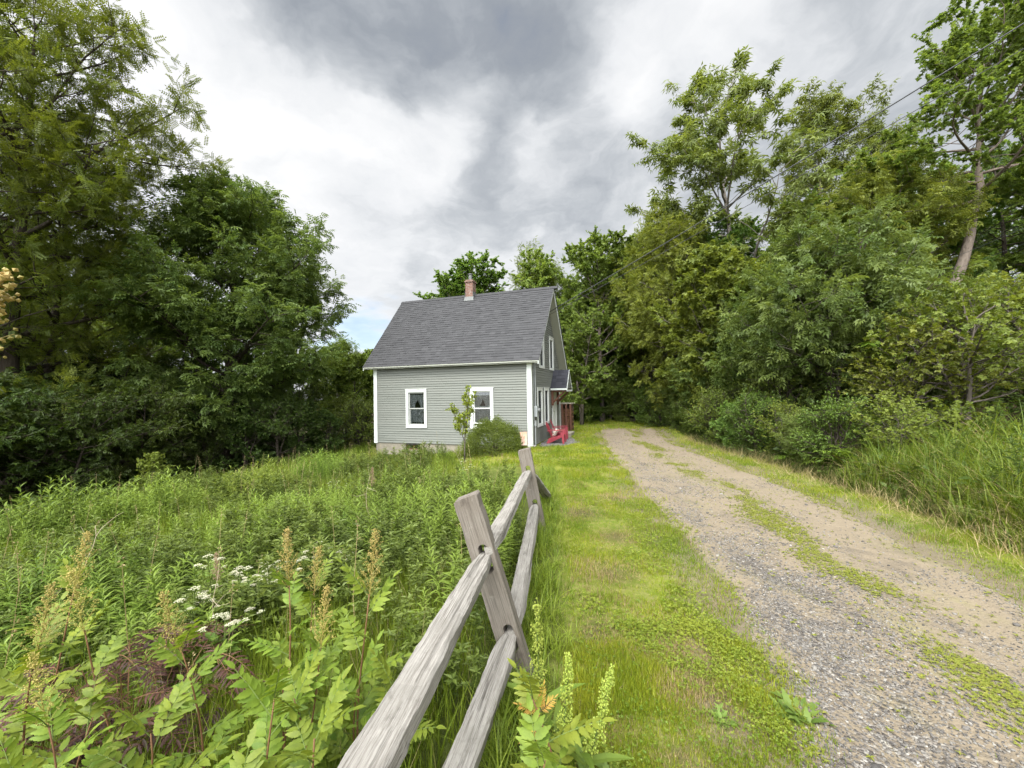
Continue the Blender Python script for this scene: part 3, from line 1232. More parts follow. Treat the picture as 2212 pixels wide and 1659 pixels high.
def screen_mat():
    m, nt, out = nodes_of('window_insect_screen')
    d = nt.nodes.new('ShaderNodeBsdfDiffuse')
    d.inputs[0].default_value = (.075, .08, .085, 1)
    t = nt.nodes.new('ShaderNodeBsdfTransparent')
    mx = N(nt, 'MixShader', i_Fac=.45)
    nt.links.new(d.outputs[0], mx.inputs[1])
    nt.links.new(t.outputs[0], mx.inputs[2])
    nt.links.new(mx.outputs[0], out.inputs[0])
    return m


SCREEN = screen_mat()
window((0, 0, 0), (1, 0, 0), (0, -1, 0), FW[0], 'lace')
window((0, 0, 0), (1, 0, 0), (0, -1, 0), FW[1], 'open')
for w in GW:
    window((0, 0, 0), (0, 1, 0), (1, 0, 0), w, 'screen')

# door
g = G()
g.box2((.0175, DOOR[0], .1), (.045, DOOR[0] + CW, DOOR[3]))
g.box2((.0175, DOOR[1] - CW, .1), (.045, DOOR[1], DOOR[3]))
g.box2((.0175, DOOR[0] + CW, DOOR[3] - CW), (.043, DOOR[1] - CW, DOOR[3]))
dfr = g.build('door_frame', M['window_white'], house)
g = G()
g.box2((-.03, DOOR[0] + CW, .16), (.01, DOOR[1] - CW, DOOR[3] - CW))
for z0, z1 in ((.3, .95), (1.1, 1.95)):
    g.box2((.011, DOOR[0] + CW + .09, z0), (.016, DOOR[1] - CW - .09, z1))
dr = g.build('door', M['window_white'], house)
G().tube([(.01, 3.64, 1.08), (.06, 3.64, 1.08), (.06, 3.74, 1.08)], .012, 6).build('handle', M['lead'], dr)

# door canopy: small steep gable hood on brown knee braces
can_t0, can_t1, can_p = 3.15, 4.62, .74
ctm = (can_t0 + can_t1) / 2
cez, crz = 2.12, 2.96
cs = (crz - cez) / (ctm - can_t0)
g = G()
for sg in (0, 1):
    def ct(t):
        return t if sg == 0 else can_t0 + can_t1 - t
    nv = unit(np.array([0, -(crz - cez), ctm - can_t0]))
    n = 6
    for c in range(n):
        a = c / n
        b = (c + 1.04) / n
        u = .02
        while u < can_p:
            wd = rng.uniform(.16, .3)
            x1 = min(u + wd, can_p)
            ta, tb = can_t0 + (ctm - can_t0) * a, can_t0 + (ctm - can_t0) * min(b, 1)
            za, zb = cez + (crz - cez) * a, cez + (crz - cez) * min(b, 1)
            V = np.array([(u, ta, za + .022), (x1, ta, za + .022), (x1, tb, zb + .01), (u, tb, zb + .01), (u, ta, za), (x1, ta, za)])
            V[:, 1] = [ct(t) for t in V[:, 1]]
            F = np.array([[0, 1, 2, 3], [4, 5, 1, 0]])
            g.add(V, F if sg == 0 else F[:, ::-1], rng.random())
            u += wd
can = g.build('canopy', M['shingle_dark'], house)
g = G()
for sg in (0, 1):
    pr = [(can_t0 + .01, cez - .005), (ctm, crz - .005), (ctm, crz - .075), (can_t0 + .01, cez - .075)]
    pp = [(.02, (p[0] if sg == 0 else can_t0 + can_t1 - p[0]), p[1]) for p in pr]
    g.poly_prism(pp, (can_p - .03, 0, 0))
g.build('canopy_deck', M['soffit'], can)
g = siding((can_p - .03, can_t0 + .06, cez + .0), (0, 1, 0), (1, 0, 0), crz - cez - .12, lambda z: (.0 + z / cs, can_t1 - can_t0 - .12 - z / cs), [], .075)
g.build('canopy_gable', M['siding'], can)
g = G()
for sg in (0, 1):
    pr = [(can_t0 - .01, cez - .085), (ctm, crz - .0), (ctm, crz - .10), (can_t0 + .02, cez - .15)]
    g.poly_prism([(can_p - .008, (p[0] if sg == 0 else can_t0 + can_t1 - p[0]), p[1] + .01) for p in pr], (.02, 0, 0))
g.box2((can_p - .009, can_t0 + .06, cez - .14), (can_p + .008, can_t1 - .06, cez - .07))
g.box2((.03, can_t0 - .012, cez - .075), (can_p - .012, can_t0 + .012, cez - .002))
g.build('canopy_trim', M['trim'], can)
for t in (can_t0 + .16, can_t1 - .16):
    g = G()
    g.box2((.03, t - .045, cez - .75), (.12, t + .045, cez - .08))
    g.box2((.12, t - .045, cez - .165), (can_p - .03, t + .045, cez - .078))
    g.tube([(.10, t, cez - .62), (.22, t, cez - .5), (.4, t, cez - .33), (.58, t, cez - .17)], [.045, .045, .045, .04], 8)
    g.build('knee_brace', M['brown_wood'], can)
# stoop
G().box2((.04, 3.3, -.25), (.85, 4.35, .14)).build('stoop', M['concrete'], house, bevel=.012)

# meter, boxes, conduit and cables on the gable wall
g = G().box2((.0175, .32, 1.06), (.13, .60, 1.46))
mt = g.build('meter_box', M['metal_grey'], house, bevel=.008)
g = G()
g.tube([(.13, .46, 1.30), (.2, .46, 1.30)], .085, 14)
g.tube([(.2, .46, 1.30), (.225, .46, 1.30)], [.085, .05], 14)
g.build('meter_dial', M['lead'], mt)
G().box2((.0175, .30, .72), (.085, .43, .92)).build('junction_box', M['metal_grey'], house, bevel=.006)
g = G()
g.tube([(.04, .44, 1.46), (.04, .44, 3.3), (.04, 1.6, 4.55), (.045, 2.4, 5.25), (.09, 2.55, 5.32)], .02, 8)
g.tube([(.04, .36, .72), (.04, .36, -.1)], .022, 8)
g.tube([(.035, .24, 3.1), (.035, .24, .95), (.035, .30, .85)], .008, 6)
g.build('conduit', M['metal_grey'], house)
G().box2((.0175, 2.42, 4.72), (.06, 2.5, 4.86)).build('vent_box', M['black_cable'], house)
G().box2((.0175, 2.48, 5.26), (.07, 2.6, 5.36)).build('cable_anchor', M['black_cable'], house)
# lamp by the door
g = G()
g.box2((.0175, 4.42, 1.72), (.04, 4.50, 1.86))
g.tube([(.04, 4.46, 1.82), (.11, 4.46, 1.84), (.11, 4.46, 1.62)], [.012, .03, .055], 8)
g.build('wall_lamp', M['black_cable'], house)

# low woodshed behind the house
wsx = hw(-.30, DW + .35, 0)
shed = empty('woodshed', (wsx[0], wsx[1], gz(wsx[0], wsx[1]) - .0), HRZ, 'low brown open woodshed with a flat plank roof behind the house corner', 'shed')
g = G()
for k in range(5):
    g.box2((.0, .02 + k * .19, 1.36), (.86, .02 + k * .19 + .175, 1.40 + .008 * (k % 2)))
g.build('roof', M['concrete'], shed)
for x in (.30, .50, .72):
    G().box2((x, .03, -.1), (x + .09, .12, 1.36)).build('post', M['brown_wood'], shed)
g = siding((0, .05, 0), (1, 0, 0), (0, -1, 0), 1.3, lambda z: (0, .30), [], .09)
g.build('side_panel', M['siding'], shed)
G().box2((.05, .75, -.1), (.8, .79, 1.35)).build('back_panel', M['dark_wood'], shed)
g = G()
for r in range(9):
    for c in range(4):
        rr = rng.uniform(.055, .07)
        cx, cz = .36 + c * .115 + .05 * (r % 2), .05 + r * .125
        g.tube([(cx, .16, cz), (cx, .7, cz)], rr, 7, rng.random())
g.build('firewood', M['stem_red'], shed)

# rough stone by the corner board
st = hw(.12, -.12, 0)
g = G()
for dx, dy, s in ((0, 0, .15),):
    TV, TF = T_BEAD
    g.add(TV * (s * 1.4, s, s) + (dx, dy, s * .3), TF)
o = g.build('foundation_stone', M['stone'], None, True, (st[0], st[1], gz(st[0], st[1])))
m_ = o.modifiers.new('sub', 'SUBSURF')
m_.levels = m_.render_levels = 2
tag(o, 'pale rough stone lying at the foot of the near house corner', 'stone')


# gravel bed by the chairs
def gravel_mat():
    m, nt, out = nodes_of('grey_gravel_bed')
    p = geopos(nt)
    v = N(nt, 'TexVoronoi', i_Scale=34.0)
    nt.links.new(p, v.inputs['Vector'])
    s = nt.nodes.new('ShaderNodeSeparateColor')
    nt.links.new(v.outputs['Color'], s.inputs[0])
    c = ramp(nt, s.outputs[0], [(0, (.05, .047, .043)), (.6, (.12, .113, .105)), (1, (.24, .23, .21))])
    principled(nt, out, c, .9, bump(nt, v.outputs['Distance'], -.7, .02), .1)
    return m


M['gravel'] = gravel_mat()
pts = []
for k in range(40):
    a = k / 40 * 2 * math.pi
    s, t = .62 + .72 * math.cos(a), 1.6 + 1.65 * math.sin(a)
    s += .12 * math.sin(5 * a + 1) + .06 * math.sin(11 * a)
    pts.append(hw(max(s, .04), t, 0))
pts = np.array(pts)
cen = pts.mean(0)
V = [cen] + list(pts) + list(cen + (pts - cen) * .5)
V = np.array(V)
V[:, 2] = ground_z(V[:, 0], V[:, 1]) + np.where(np.arange(len(V)) < 41, .004, .022)
V[0, 2] += .02
F3, F4 = [], []
for k in range(40):
    j = (k + 1) % 40
    F3.append((0, 41 + k, 41 + j))
    F4.append((41 + k, 1 + k, 1 + j, 41 + j))
o = G().add(V, [np.array(F3), np.array(F4)]).build('gravel_bed', M['gravel'])
tag(o, 'grey gravel bed under the red chairs along the gable wall', 'gravel', kind='structure')

# ================================================================== chairs


def make_chair():
    root = empty('lawn_chair')
    # faces +y, seat ~.37 high
    g = G()
    for k in range(6):
        y = .28 - k * .095
        z = .37 - k * .022
        g.box((0, y, z), (.50, .082, .022), Matrix.Rotation(-.22, 3, 'X'))
    g.box2((-.25, .31, .31), (.25, .335, .385))
    g.build('seat', M['red_plastic'], root, bevel=.004)
    g = G()
    n = 7
    for k in range(n):
        u = (k - (n - 1) / 2) / ((n - 1) / 2)
        Lb = .74 - .16 * u * u
        p0 = np.array([u * .20, -.24, .27])
        d = unit(np.array([u * .12, -.42, 1.0]))
        p1 = p0 + d * Lb
        mid = (p0 + p1) / 2 + np.array([0, -.02 * (1 - u * u), 0])
        g.beam(p0, mid, .062, .02, (0, -1, .3))
        g.beam(mid, p1, .062, .02, (0, -1, .3))
        g.tube([p1 - np.array([0, .011, 0]), p1 + np.array([0, .011, .004])], .032, 10)
    g.beam((-.25, -.40, .62), (.25, -.40, .62), .05, .02, (0, -1, .3))
    g.build('backrest', M['red_plastic'], root, bevel=.004)
    for sx in (-1, 1):
        g = G()
        pts = [(sx * .26, -.44), (sx * .36, -.44), (sx * .40, .10), (sx * .405, .30), (sx * .37, .37), (sx * .31, .36), (sx * .29, .10)]
        if sx < 0:
            pts = pts[::-1]
        g.poly_prism([(x, y, .565 + .03 * (y > 0)) for x, y in pts], (0, 0, .024))
        g.build('arm', M['red_plastic'], root, bevel=.005)
        g = G()
        g.poly_prism([(sx * .33, .20, .57), (sx * .33, .34, .575), (sx * .33, .37, .0), (sx * .33, .29, .0), (sx * .33, .25, .30), (sx * .33, .20, .42)], (sx * .03, 0, 0))
        g.box2((min(sx * .27, sx * .325), .27, .26), (max(sx * .27, sx * .325), .33, .36))
        g.build('leg', M['red_plastic'], root)
        g = G()
        g.poly_prism([(sx * .29, .28, .39), (sx * .29, -.20, .30), (sx * .29, -.36, .0), (sx * .29, -.48, .0), (sx * .29, -.36, .24), (sx * .29, -.30, .30), (sx * .29, -.28, .56), (sx * .29, -.34, .56), (sx * .29, -.42, .30), (sx * .29, -.2, .22), (sx * .29, .24, .28)][:5] + [(sx * .29, -.22, .22), (sx * .29, .28, .30)], (sx * .028, 0, 0))
        g.build('leg', M['red_plastic'], root)
    return root


face_rz = math.atan2(-.951, -.311)
p = hw(.68, 1.25, 0)
chair = make_chair()
chair.location = (p[0], p[1], gz(p[0], p[1]) + .02)
chair.rotation_euler = (0, 0, face_rz + .05)
chair.scale = (.82,) * 3
tag(chair, 'red plastic garden chair nearer the house corner with a patterned pillow on it', 'chair', 'red garden chairs by the gable wall')
p2 = hw(.55, 2.6, 0)
copy_tree(chair, (p2[0], p2[1], gz(p2[0], p2[1]) + .02), face_rz + .15, None, 'empty red plastic garden chair farther along the wall, next to the door stoop')


def pillow_mat():
    m, nt, out = nodes_of('floral_pillow_cloth')
    p = coord(nt)
    v = N(nt, 'TexVoronoi', i_Scale=17.0)
    nt.links.new(p, v.inputs['Vector'])
    s = nt.nodes.new('ShaderNodeSeparateColor')
    nt.links.new(v.outputs['Color'], s.inputs[0])
    c = ramp(nt, s.outputs[0], [(0, (.62, .55, .48)), (.45, (.65, .58, .5)), (.5, (.45, .09, .08)), (.8, (.5, .16, .12)), (.85, (.16, .18, .12)), (1, (.2, .2, .14))], 'CONSTANT')
    principled(nt, out, c, .9)
    return m


g = G()
n = 9
uu, vv = np.meshgrid(np.linspace(-1, 1, n), np.linspace(-1, 1, n))
th = .085 * np.sqrt(np.clip((1 - uu ** 4) * (1 - vv ** 4), 0, 1))
for sgn in (1, -1):
    V = np.stack([uu.ravel() * .22, vv.ravel() * .2, sgn * th.ravel()], 1)
    i = (np.arange(n - 1)[:, None] * n + np.arange(n - 1)[None]).ravel()
    F = np.stack([i, i + 1, i + n + 1, i + n], 1)
    g.add(V, F if sgn > 0 else F[:, ::-1])
pil = g.build('pillow', pillow_mat(), None, True)
off = Matrix.Rotation(face_rz + .05, 3, 'Z') @ Vector((0, -.08, .38))
pil.scale = (.85, .85, .85)
pil.location = Vector(chair.location) + off
pil.rotation_euler = (R_(58), 0, face_rz + .05)
tag(pil, 'red and cream patterned pillow leaning in the nearer red chair', 'pillow')
# small side table between the chairs
pt = hw(.66, 1.92, 0)
tb = empty('side_table', (pt[0], pt[1], gz(pt[0], pt[1]) + .015), face_rz, 'small grey brown side table standing between the two red chairs', 'table')
g = G()
for k in range(4):
    g.box2((-.2, -.2 + k * .102, .40), (.2, -.2 + k * .102 + .094, .425))
g.build('tabletop', M['brown_wood'], tb)
for sx in (-1, 1):
    for sy in (-1, 1):
        G().box((sx * .17, sy * .17, .2), (.035, .035, .4)).build('leg', M['brown_wood'], tb)

# ================================================================== small faded sign by the corner


def sign_mat():
    m, nt, out = nodes_of('faded_orange_sign')
    p = coord(nt)
    n1 = noise(nt, p, 14, 6, .6)
    sp = nt.nodes.new('ShaderNodeSeparateXYZ')
    nt.links.new(p, sp.inputs[0])
    fade = mathn(nt, 'ADD', mathn(nt, 'MULTIPLY', sp.outputs[2], 1.9), mathn(nt, 'MULTIPLY', n1, .55))
    c = ramp(nt, fade, [(.2, (.66, .44, .36)), (.55, (.62, .36, .26)), (.95, (.58, .2, .12))])
    principled(nt, out, c, .6)
    return m


sg0 = at(1132, 961, 12.6)
sx_, sy_ = sg0[0], sg0[1]
sgz = gz(sx_, sy_)
sign = empty('marker_sign', (sx_, sy_, sgz), R_(4), 'small faded orange and white upright sign on a stake near the house corner', 'sign')
gd = G()
pw, ph = .105, .215
o = G().poly_prism([(-pw, 0, -ph), (pw * .9, 0, -ph), (pw, 0, ph), (-pw * 1.12, 0, ph)], (0, .012, 0)).build('panel', sign_mat(), sign)
zc = at(1132, 947.5, 12.6)[2] - sgz
o.location = (0, 0, zc)
o.rotation_euler = (0, R_(-3), 0)
mk = G()
mk.box((-.0, -.004, -.02), (.014, .004, .11))
mk.box((0, -.004, -.085), (.06, .004, .012))
mk.box((0, -.004, -.12), (.09, .004, .010))
mk.box((.01, -.004, .06), (.03, .004, .012))
mk.build('marking', simple_mat('sign_print', (.36, .22, .17), .7), sign).location = (0, 0, zc)
G().box2((-.12, .02, -.25), (-.085, .055, zc + .1)).build('stake', M['dark_wood'], sign)
G().box2((-.12, .0125, zc + .02), (.05, .0195, zc + .07)).build('cleat', M['dark_wood'], sign)

# ================================================================== fence


def wood_mat(name, light, dark, stain):
    m, nt, out = nodes_of(name)
    p = coord(nt)
    q = scaled(nt, p, (1, .022, 1))
    n1 = noise(nt, q, 210, 8, .7, .25)
    n2 = noise(nt, q, 34, 6, .6, .6)
    n3 = noise(nt, p, 4.5, 5, .6)
    n4 = noise(nt, p, 19, 6, .7)
    c = mixc(nt, ramp(nt, n1, [(.34, 0), (.56, 1)]), dark, light)
    c = mixc(nt, ramp(nt, n2, [(.56, 0), (.66, .75)]), c, np.array(dark) * .4)
    c = mixc(nt, ramp(nt, n3, [(.44, 0), (.75, .75)]), c, stain)
    c = mixc(nt, ramp(nt, n4, [(.62, 0), (.8, .5)]), c, (.36, .34, .30))
    n5 = noise(nt, scaled(nt, p, (1, .5, 1)), 9, 6, .7)
    c = mixc(nt, ramp(nt, n5, [(.60, 0), (.74, .7)]), c, np.array(dark) * .6)
    h = mathn(nt, 'ADD', n1, mathn(nt, 'MULTIPLY', n2, 1.2))
    principled(nt, out, c, .9, bump(nt, h, .7, .004), .12)
    return m


M['rail'] = wood_mat('weathered_rail_wood', (.268, .252, .224), (.105, .092, .078), (.160, .148, .128))
M['post'] = wood_mat('weathered_post_wood', (.195, .172, .145), (.10, .085, .07), (.125, .102, .08))
fence = empty('split_rail_fence', (fence_x(2.25), 2.25, gz(0, 2.25)), 0, 'weathered grey split rail fence leaning left along the lawn edge', 'fence')
FZ = gz(0, 2.25)


def rel(p):
    return np.asarray(p, float) - np.array([float(fence_x(2.25)), 2.25, FZ])


def post_mesh(name, wx, wy, L, top_slope, slots, seed):
    """local Y is the length of the post, X its width, Z its thickness"""
    from mathutils.geometry import tessellate_polygon
    r = np.random.default_rng(seed)
    hwid = wx / 2
    ny = 26
    ys = np.linspace(-.35, L, ny)
    jl = r.normal(0, .0015, ny)
    outer = [(-hwid + a, y) for y, a in zip(ys, jl)]
    outer += [(-hwid + .008, L + .008), (0, L + top_slope * .7), (hwid - .008, L + top_slope)]
    right = [(hwid + a, y) for y, a in zip(ys[::-1], jl[::-1])]
    right[0] = (hwid, L + top_slope * .5)
    outer += right
    loops = [outer]
    for (cx, z0, z1, w) in slots:
        h = []
        for k in range(9):
            a = math.pi * k / 8
            h.append((cx + w / 2 * math.cos(a), z1 - w / 2 + w / 2 * math.sin(a)))
        for k in range(9):
            a = math.pi + math.pi * k / 8
            h.append((cx + w / 2 * math.cos(a), z0 + w / 2 + w / 2 * math.sin(a)))
        loops.append(h)
    flat = [p for l in loops for p in l]
    tri = tessellate_polygon([[Vector((x, y, 0)) for x, y in l] for l in loops])
    n = len(flat)
    V = [(x, y, -wy / 2) for x, y in flat] + [(x, y, wy / 2) for x, y in flat]
    T = np.array(tri)
    # orient
    a, b, c = (np.array(flat)[T[:, k]] for k in range(3))
    cr = (b[:, 0] - a[:, 0]) * (c[:, 1] - a[:, 1]) - (b[:, 1] - a[:, 1]) * (c[:, 0] - a[:, 0])
    T[cr < 0] = T[cr < 0][:, ::-1]
    Q = []
    o = 0
    for l in loops:
        k = len(l)
        for i in range(k):
            j = (i + 1) % k
            Q.append((o + i, o + j, n + o + j, n + o + i))
        o += k
    me = mesh_data(name, np.array(V), [np.concatenate([T[:, ::-1], T + n]), np.array(Q)], M['post'])
    import bmesh
    bm = bmesh.new()
    bm.from_mesh(me)
    bmesh.ops.recalc_face_normals(bm, faces=bm.faces)
    bm.to_mesh(me)
    bm.free()
    return me


def place_post(base, top, slots, seed, wx=.152, wy=.095):
    d = Vector(top - base)
    L = d.length
    y = d.normalized()
    x = Vector((1, -.11, 0))
    x = (x - y * x.dot(y)).normalized()
    z = x.cross(y)
    o = bpy.data.objects.new('post', post_mesh('post', wx, wy, L, .02, slots, seed))
    COL.objects.link(o)
    o.parent = fence
    Mx = Matrix((x, y, z)).transposed().to_4x4()
    Mx.translation = Vector(rel(base))
    o.matrix_local = Mx
    b = o.modifiers.new('bevel', 'BEVEL')
    b.width = .006
    b.segments = 2
    b.limit_method = 'ANGLE'
    b.angle_limit = R_(40)
    return o


def rail(p0, p1, seed, w=.145, h=.085, t0=1.0, t1=1.0, roll=0.0):
    r = np.random.default_rng(seed)
    p0, p1 = np.asarray(p0, float), np.asarray(p1, float)
    L = np.linalg.norm(p1 - p0)
    k = 80
    ts = np.linspace(0, 1, k)
    sec = np.array([(-.50, -.25), (-.49, .38), (-.40, .49), (.36, .46), (.5, .28), (.49, -.36), (.15, -.52), (-.36, -.48)])
    V = []
    ph = r.random(6) * 6.28
    jit = r.normal(0, .05, (k + 8, 8, 2))
    jit = np.stack([jit[i_:i_ + 9].mean(0) for i_ in range(k)]) + r.normal(0, .004, (k, 8, 2))
    for it, t in enumerate(ts):
        a = np.clip(t * L / .26, 0, 1)
        b = np.clip((1 - t) * L / .26, 0, 1)
        fa = 1 - t0 * (1 - a ** .8)
        fb = 1 - t1 * (1 - b ** .8)
        tp = min(fa, fb)
        ww = w * (.38 + .62 * tp) * (1 + .05 * math.sin(ph[0] + 5 * t))
        hh = h * (.55 + .45 * tp) * (1 + .07 * math.sin(ph[1] + 6 * t))
        cx = .004 * math.sin(ph[2] + 4 * t)
        cz = .005 * math.sin(ph[3] + 3.3 * t)
        s = (sec + jit[it] * (.5 + tp)) * (ww, hh)
        rl = roll + .05 * math.sin(ph[4] + 2.5 * t)
        c_, s_ = math.cos(rl), math.sin(rl)
        for x, z in s:
            V.append((cx + x * c_ - z * s_, t * L, cz + x * s_ + z * c_))
    i = np.arange(k - 1)[:, None] * 8
    j = np.arange(8)[None]
    F = np.stack([i + j, i + (j + 1) % 8, i + 8 + (j + 1) % 8, i + 8 + j], -1).reshape(-1, 4)
    g = G().add(V, [F, np.array([np.arange(8)[::-1], np.arange(8) + (k - 1) * 8])])
    o = g.build('rail', M['rail'], fence)
    d = Vector(p1 - p0).normalized()
    q = d.to_track_quat('Y', 'Z').to_matrix().to_4x4()
    q.translation = Vector(rel(p0))
    o.matrix_local = q
    return o


P1b = np.array([.035, 2.25, gz(0.03, 2.25)])
P1t = np.array([-.270, 2.25, 0.99])
P2b = np.array([.318, 4.9, gz(.3, 4.9)])
P2t = np.array([.142, 4.9, .862])
place_post(P1b, P1t, [(.012, .66, .83, .056), (.016, .20, .36, .056)], 1, .142, .088)
place_post(P2b, P2t, [(.005, .66, .83, .058), (.01, .24, .40, .058)], 2, .160, .09)


def onpost(b, t, f):
    L = np.linalg.norm(t - b)
    return b + (t - b) * f / L


A1, A2 = onpost(P1b, P1t, .735) + (.012, 0, 0), onpost(P1b, P1t, .275) + (.02, 0, 0)
B1, B2 = onpost(P2b, P2t, .735), onpost(P2b, P2t, .315)
Q1, Q2 = at(805, 1655, .93), at(1003, 1655, 1.44)
rail(A1 + (Q1 - A1) * 1.9, A1 + (.006, .07, .012), 4, .108, .058, 1, 1, .10)
rail(A2 + (Q2 - A2) * 3.0, A2 + (.004, .07, .01), 5, .112, .062, 1, 1, .0)
rail(A1 + (.006, -.05, .055), B1 + (0, .05, 0), 6, .115, .078, 1, 1, .35)
rail(A2 + (0, -.05, .02), B2 + (0, .05, 0), 7, .11, .074, 1, 1, .3)
rail(B1 + (.03, .06, -.05), np.array([.60, 6.55, gz(.6, 6.55) - .03]), 8, .13, .10, .3, 1, .5)

# ================================================================== service wires


def wire(name, p0, p1, sag, r, label, cat):
    p0, p1 = np.asarray(p0, float), np.asarray(p1, float)
    t = np.linspace(0, 1, 40)[:, None]
    P = p0 + (p1 - p0) * t
    P[:, 2] -= 4 * sag * (t * (1 - t))[:, 0]
    o = G().tube(P, r, 5).build(name, M['wire'])
    tag(o, label, cat)


wa = hw(.07, 2.55, 5.33)
wire('service_cable', wa, (26, -8.2, 16.9), .5, .016, 'thick upper overhead cable from the house gable to the upper right', 'cable')
wire('service_cable', wa + (0, 0, -.12), (26, -8.2, 15.6), .45, .008, 'thinner lower overhead cable just below the thick one from the gable', 'cable')
wire('overhead_wire', at(1900, 622, 15.5), at(2450, 392, 9.5), .02, .006, 'upper of two thin wires crossing the dark woods at far right', 'wire')
wire('overhead_wire', at(1980, 612, 15.5), at(2450, 437, 9.5), .02, .006, 'lower of two thin wires crossing the dark woods at far right', 'wire')
# ================================================================== trees


def grow(seed, H, r0, R, prof, cb=.25, nprim=26, el=(5, 60), nsec=9, ntw=5, nspray=4, trunk=None, wob=.25, spray=(.22, .34),
         droop=.25, upcurve=.25, limb_len=(.8, 1.15), twl=(.25, .6), secl=.42, stems=1, leaf_keep=None, az_bias=None, flat=.0, lead=True):
    """trunk, limbs, side limbs and twigs, with leaf sprays along the twigs. Returns wood G and Leaves."""
    r = np.random.default_rng(seed)
    W = G()
    LV = Leaves()
    tw_p, tw_d, tw_l, tw_t = [], [], [], []
    for st in range(stems):
        if trunk is not None:
            tp = np.asarray(trunk, float)
            k = len(tp)
            tt = np.linspace(0, 1, 14)
            tp = np.stack([np.interp(tt, np.linspace(0, 1, k), tp[:, c]) for c in range(3)], 1)
            tp[1:-1, :2] += r.normal(0, .05, (12, 2))
        else:
            tt = np.linspace(0, 1, 14)
            lean = r.normal(0, .03, 2) * H if stems == 1 else np.array([math.cos(st * 6.28 / stems), math.sin(st * 6.28 / stems)]) * H * .18 * r.uniform(.6, 1.2)
            wv = np.cumsum(r.normal(0, wob * .25, (14, 2)), 0)
            wv -= wv[0]
            tp = np.zeros((14, 3))
            hh = H * (1 if stems == 1 else r.uniform(.75, 1.0))
            tp[:, 2] = tt * hh * .97
            tp[:, :2] = lean * (tt ** 1.4)[:, None] + wv * tt[:, None] * .6
        Ht = tp[-1, 2]
        rs = r0 * (1 - tt) ** .8 * .92 + .012
        rs[0] *= 1.3
        tp0 = tp.copy()
        tp0[0, 2] -= .3
        W.tube(tp0, rs, 9)
        npm = max(6, nprim // stems)
        for i in range(npm + (1 if lead else 0)):
            q = (i + r.random() * .8) / npm
            if i == npm:
                q = .97
            f = cb + (1 - cb) * q ** .85
            base = np.array([np.interp(f, tt, tp[:, c]) for c in range(3)])
            az = i * 2.399 + r.normal(0, .35) + seed
            if az_bias is not None and r.random() < az_bias[1]:
                az = az_bias[0] + r.normal(0, .6)
            e = R_(el[0] + (el[1] - el[0]) * q + r.normal(0, 7))
            if i == npm:
                e = R_(80)
            L = R * prof(q) * r.uniform(*limb_len)
            L = max(L, .25 * R * .5)
            d = np.array([math.cos(az) * math.cos(e), math.sin(az) * math.cos(e), math.sin(e)])
            n = 8
            P = [base]
            for k in range(n):
                d = unit(d + np.array([0, 0, upcurve / n]) + r.normal(0, .10, 3) - np.array([0, 0, flat / n]))
                P.append(P[-1] + d * L / n)
            P = np.array(P)
            rb = max(.012, min(.55 * np.interp(f, tt, rs), .010 + L * .016))
            W.tube(P, rb * (1 - np.linspace(0, 1, n + 1)) ** .7 * .95 + .005, 6)
            ns = max(3, int(round(nsec * (L / R) ** .8)))
            for j in range(ns):
                u = .22 + .78 * (j + r.random()) / ns
                x = u * n
                k = min(int(x), n - 1)
                b2 = P[k] + (P[k + 1] - P[k]) * (x - k)
                dl = unit(P[k + 1] - P[k])
                sd = unit(np.cross(dl, (0, 0, 1)))
                sg = 1 if j % 2 else -1
                d2 = unit(dl * r.uniform(.4, .9) + sd * sg * r.uniform(.4, 1.0) + np.array([0, 0, r.uniform(-.25, .5)]) + r.normal(0, .2, 3))
                L2 = max(.3, L * secl * (1.15 - .6 * u) * r.uniform(.7, 1.3))
                P2 = [b2]
                for kk in range(4):
                    d2 = unit(d2 + r.normal(0, .13, 3) + np.array([0, 0, .05 - droop * .08]))
                    P2.append(P2[-1] + d2 * L2 / 4)
                P2 = np.array(P2)
                W.tube(P2, np.linspace(max(.005, rb * .3), .003, 5), 4, cap=False)
                nt_ = max(2, int(round(ntw * min(1.3, L2 / (R * .3)))))
                for m in range(nt_):
                    v = .25 + .75 * (m + r.random()) / nt_
                    xx = v * 4
                    kk = min(int(xx), 3)
                    b3 = P2[kk] + (P2[kk + 1] - P2[kk]) * (xx - kk)
                    d3 = unit(unit(P2[kk + 1] - P2[kk]) * .7 + r.normal(0, .55, 3) + np.array([0, 0, .1]))
                    tw_p.append(b3)
                    tw_d.append(d3)
                    tw_l.append(r.uniform(*twl))
                    tw_t.append(r.random())
    tp_, td_, tl_, tt_ = np.array(tw_p), np.array(tw_d), np.array(tw_l), np.array(tw_t)
    n = len(tp_)
    # twigs
    a = unit(np.cross(td_, rvec(n, r)))
    b = np.cross(td_, a)
    rad = .0035
    V = np.stack([tp_ + a * rad, tp_ - .5 * a * rad + .87 * b * rad, tp_ - .5 * a * rad - .87 * b * rad, tp_ + td_ * tl_[:, None]], 1).reshape(-1, 3)
    i = np.arange(n)[:, None] * 4
    W.add(V, np.concatenate([i + [0, 1, 3], i + [1, 2, 3], i + [2, 0, 3]]))
    for s in range(nspray):
        u = (s + r.random(n)) / nspray if s < nspray - 1 else np.ones(n)
        u = .15 + .85 * u
        P = tp_ + td_ * (tl_ * u)[:, None]
        D = unit(td_ * .6 + r.normal(0, .6, (n, 3)) + np.array([0, 0, -droop]))
        U = unit(np.array([0, 0, 1.0]) + r.normal(0, .42, (n, 3)))
        S = r.uniform(spray[0], spray[1], n)
        T = np.clip(.75 * tt_ + .35 * r.random(n) - .05, 0, 1)
        LV.add(P, D, U, S, T)
    return W, LV


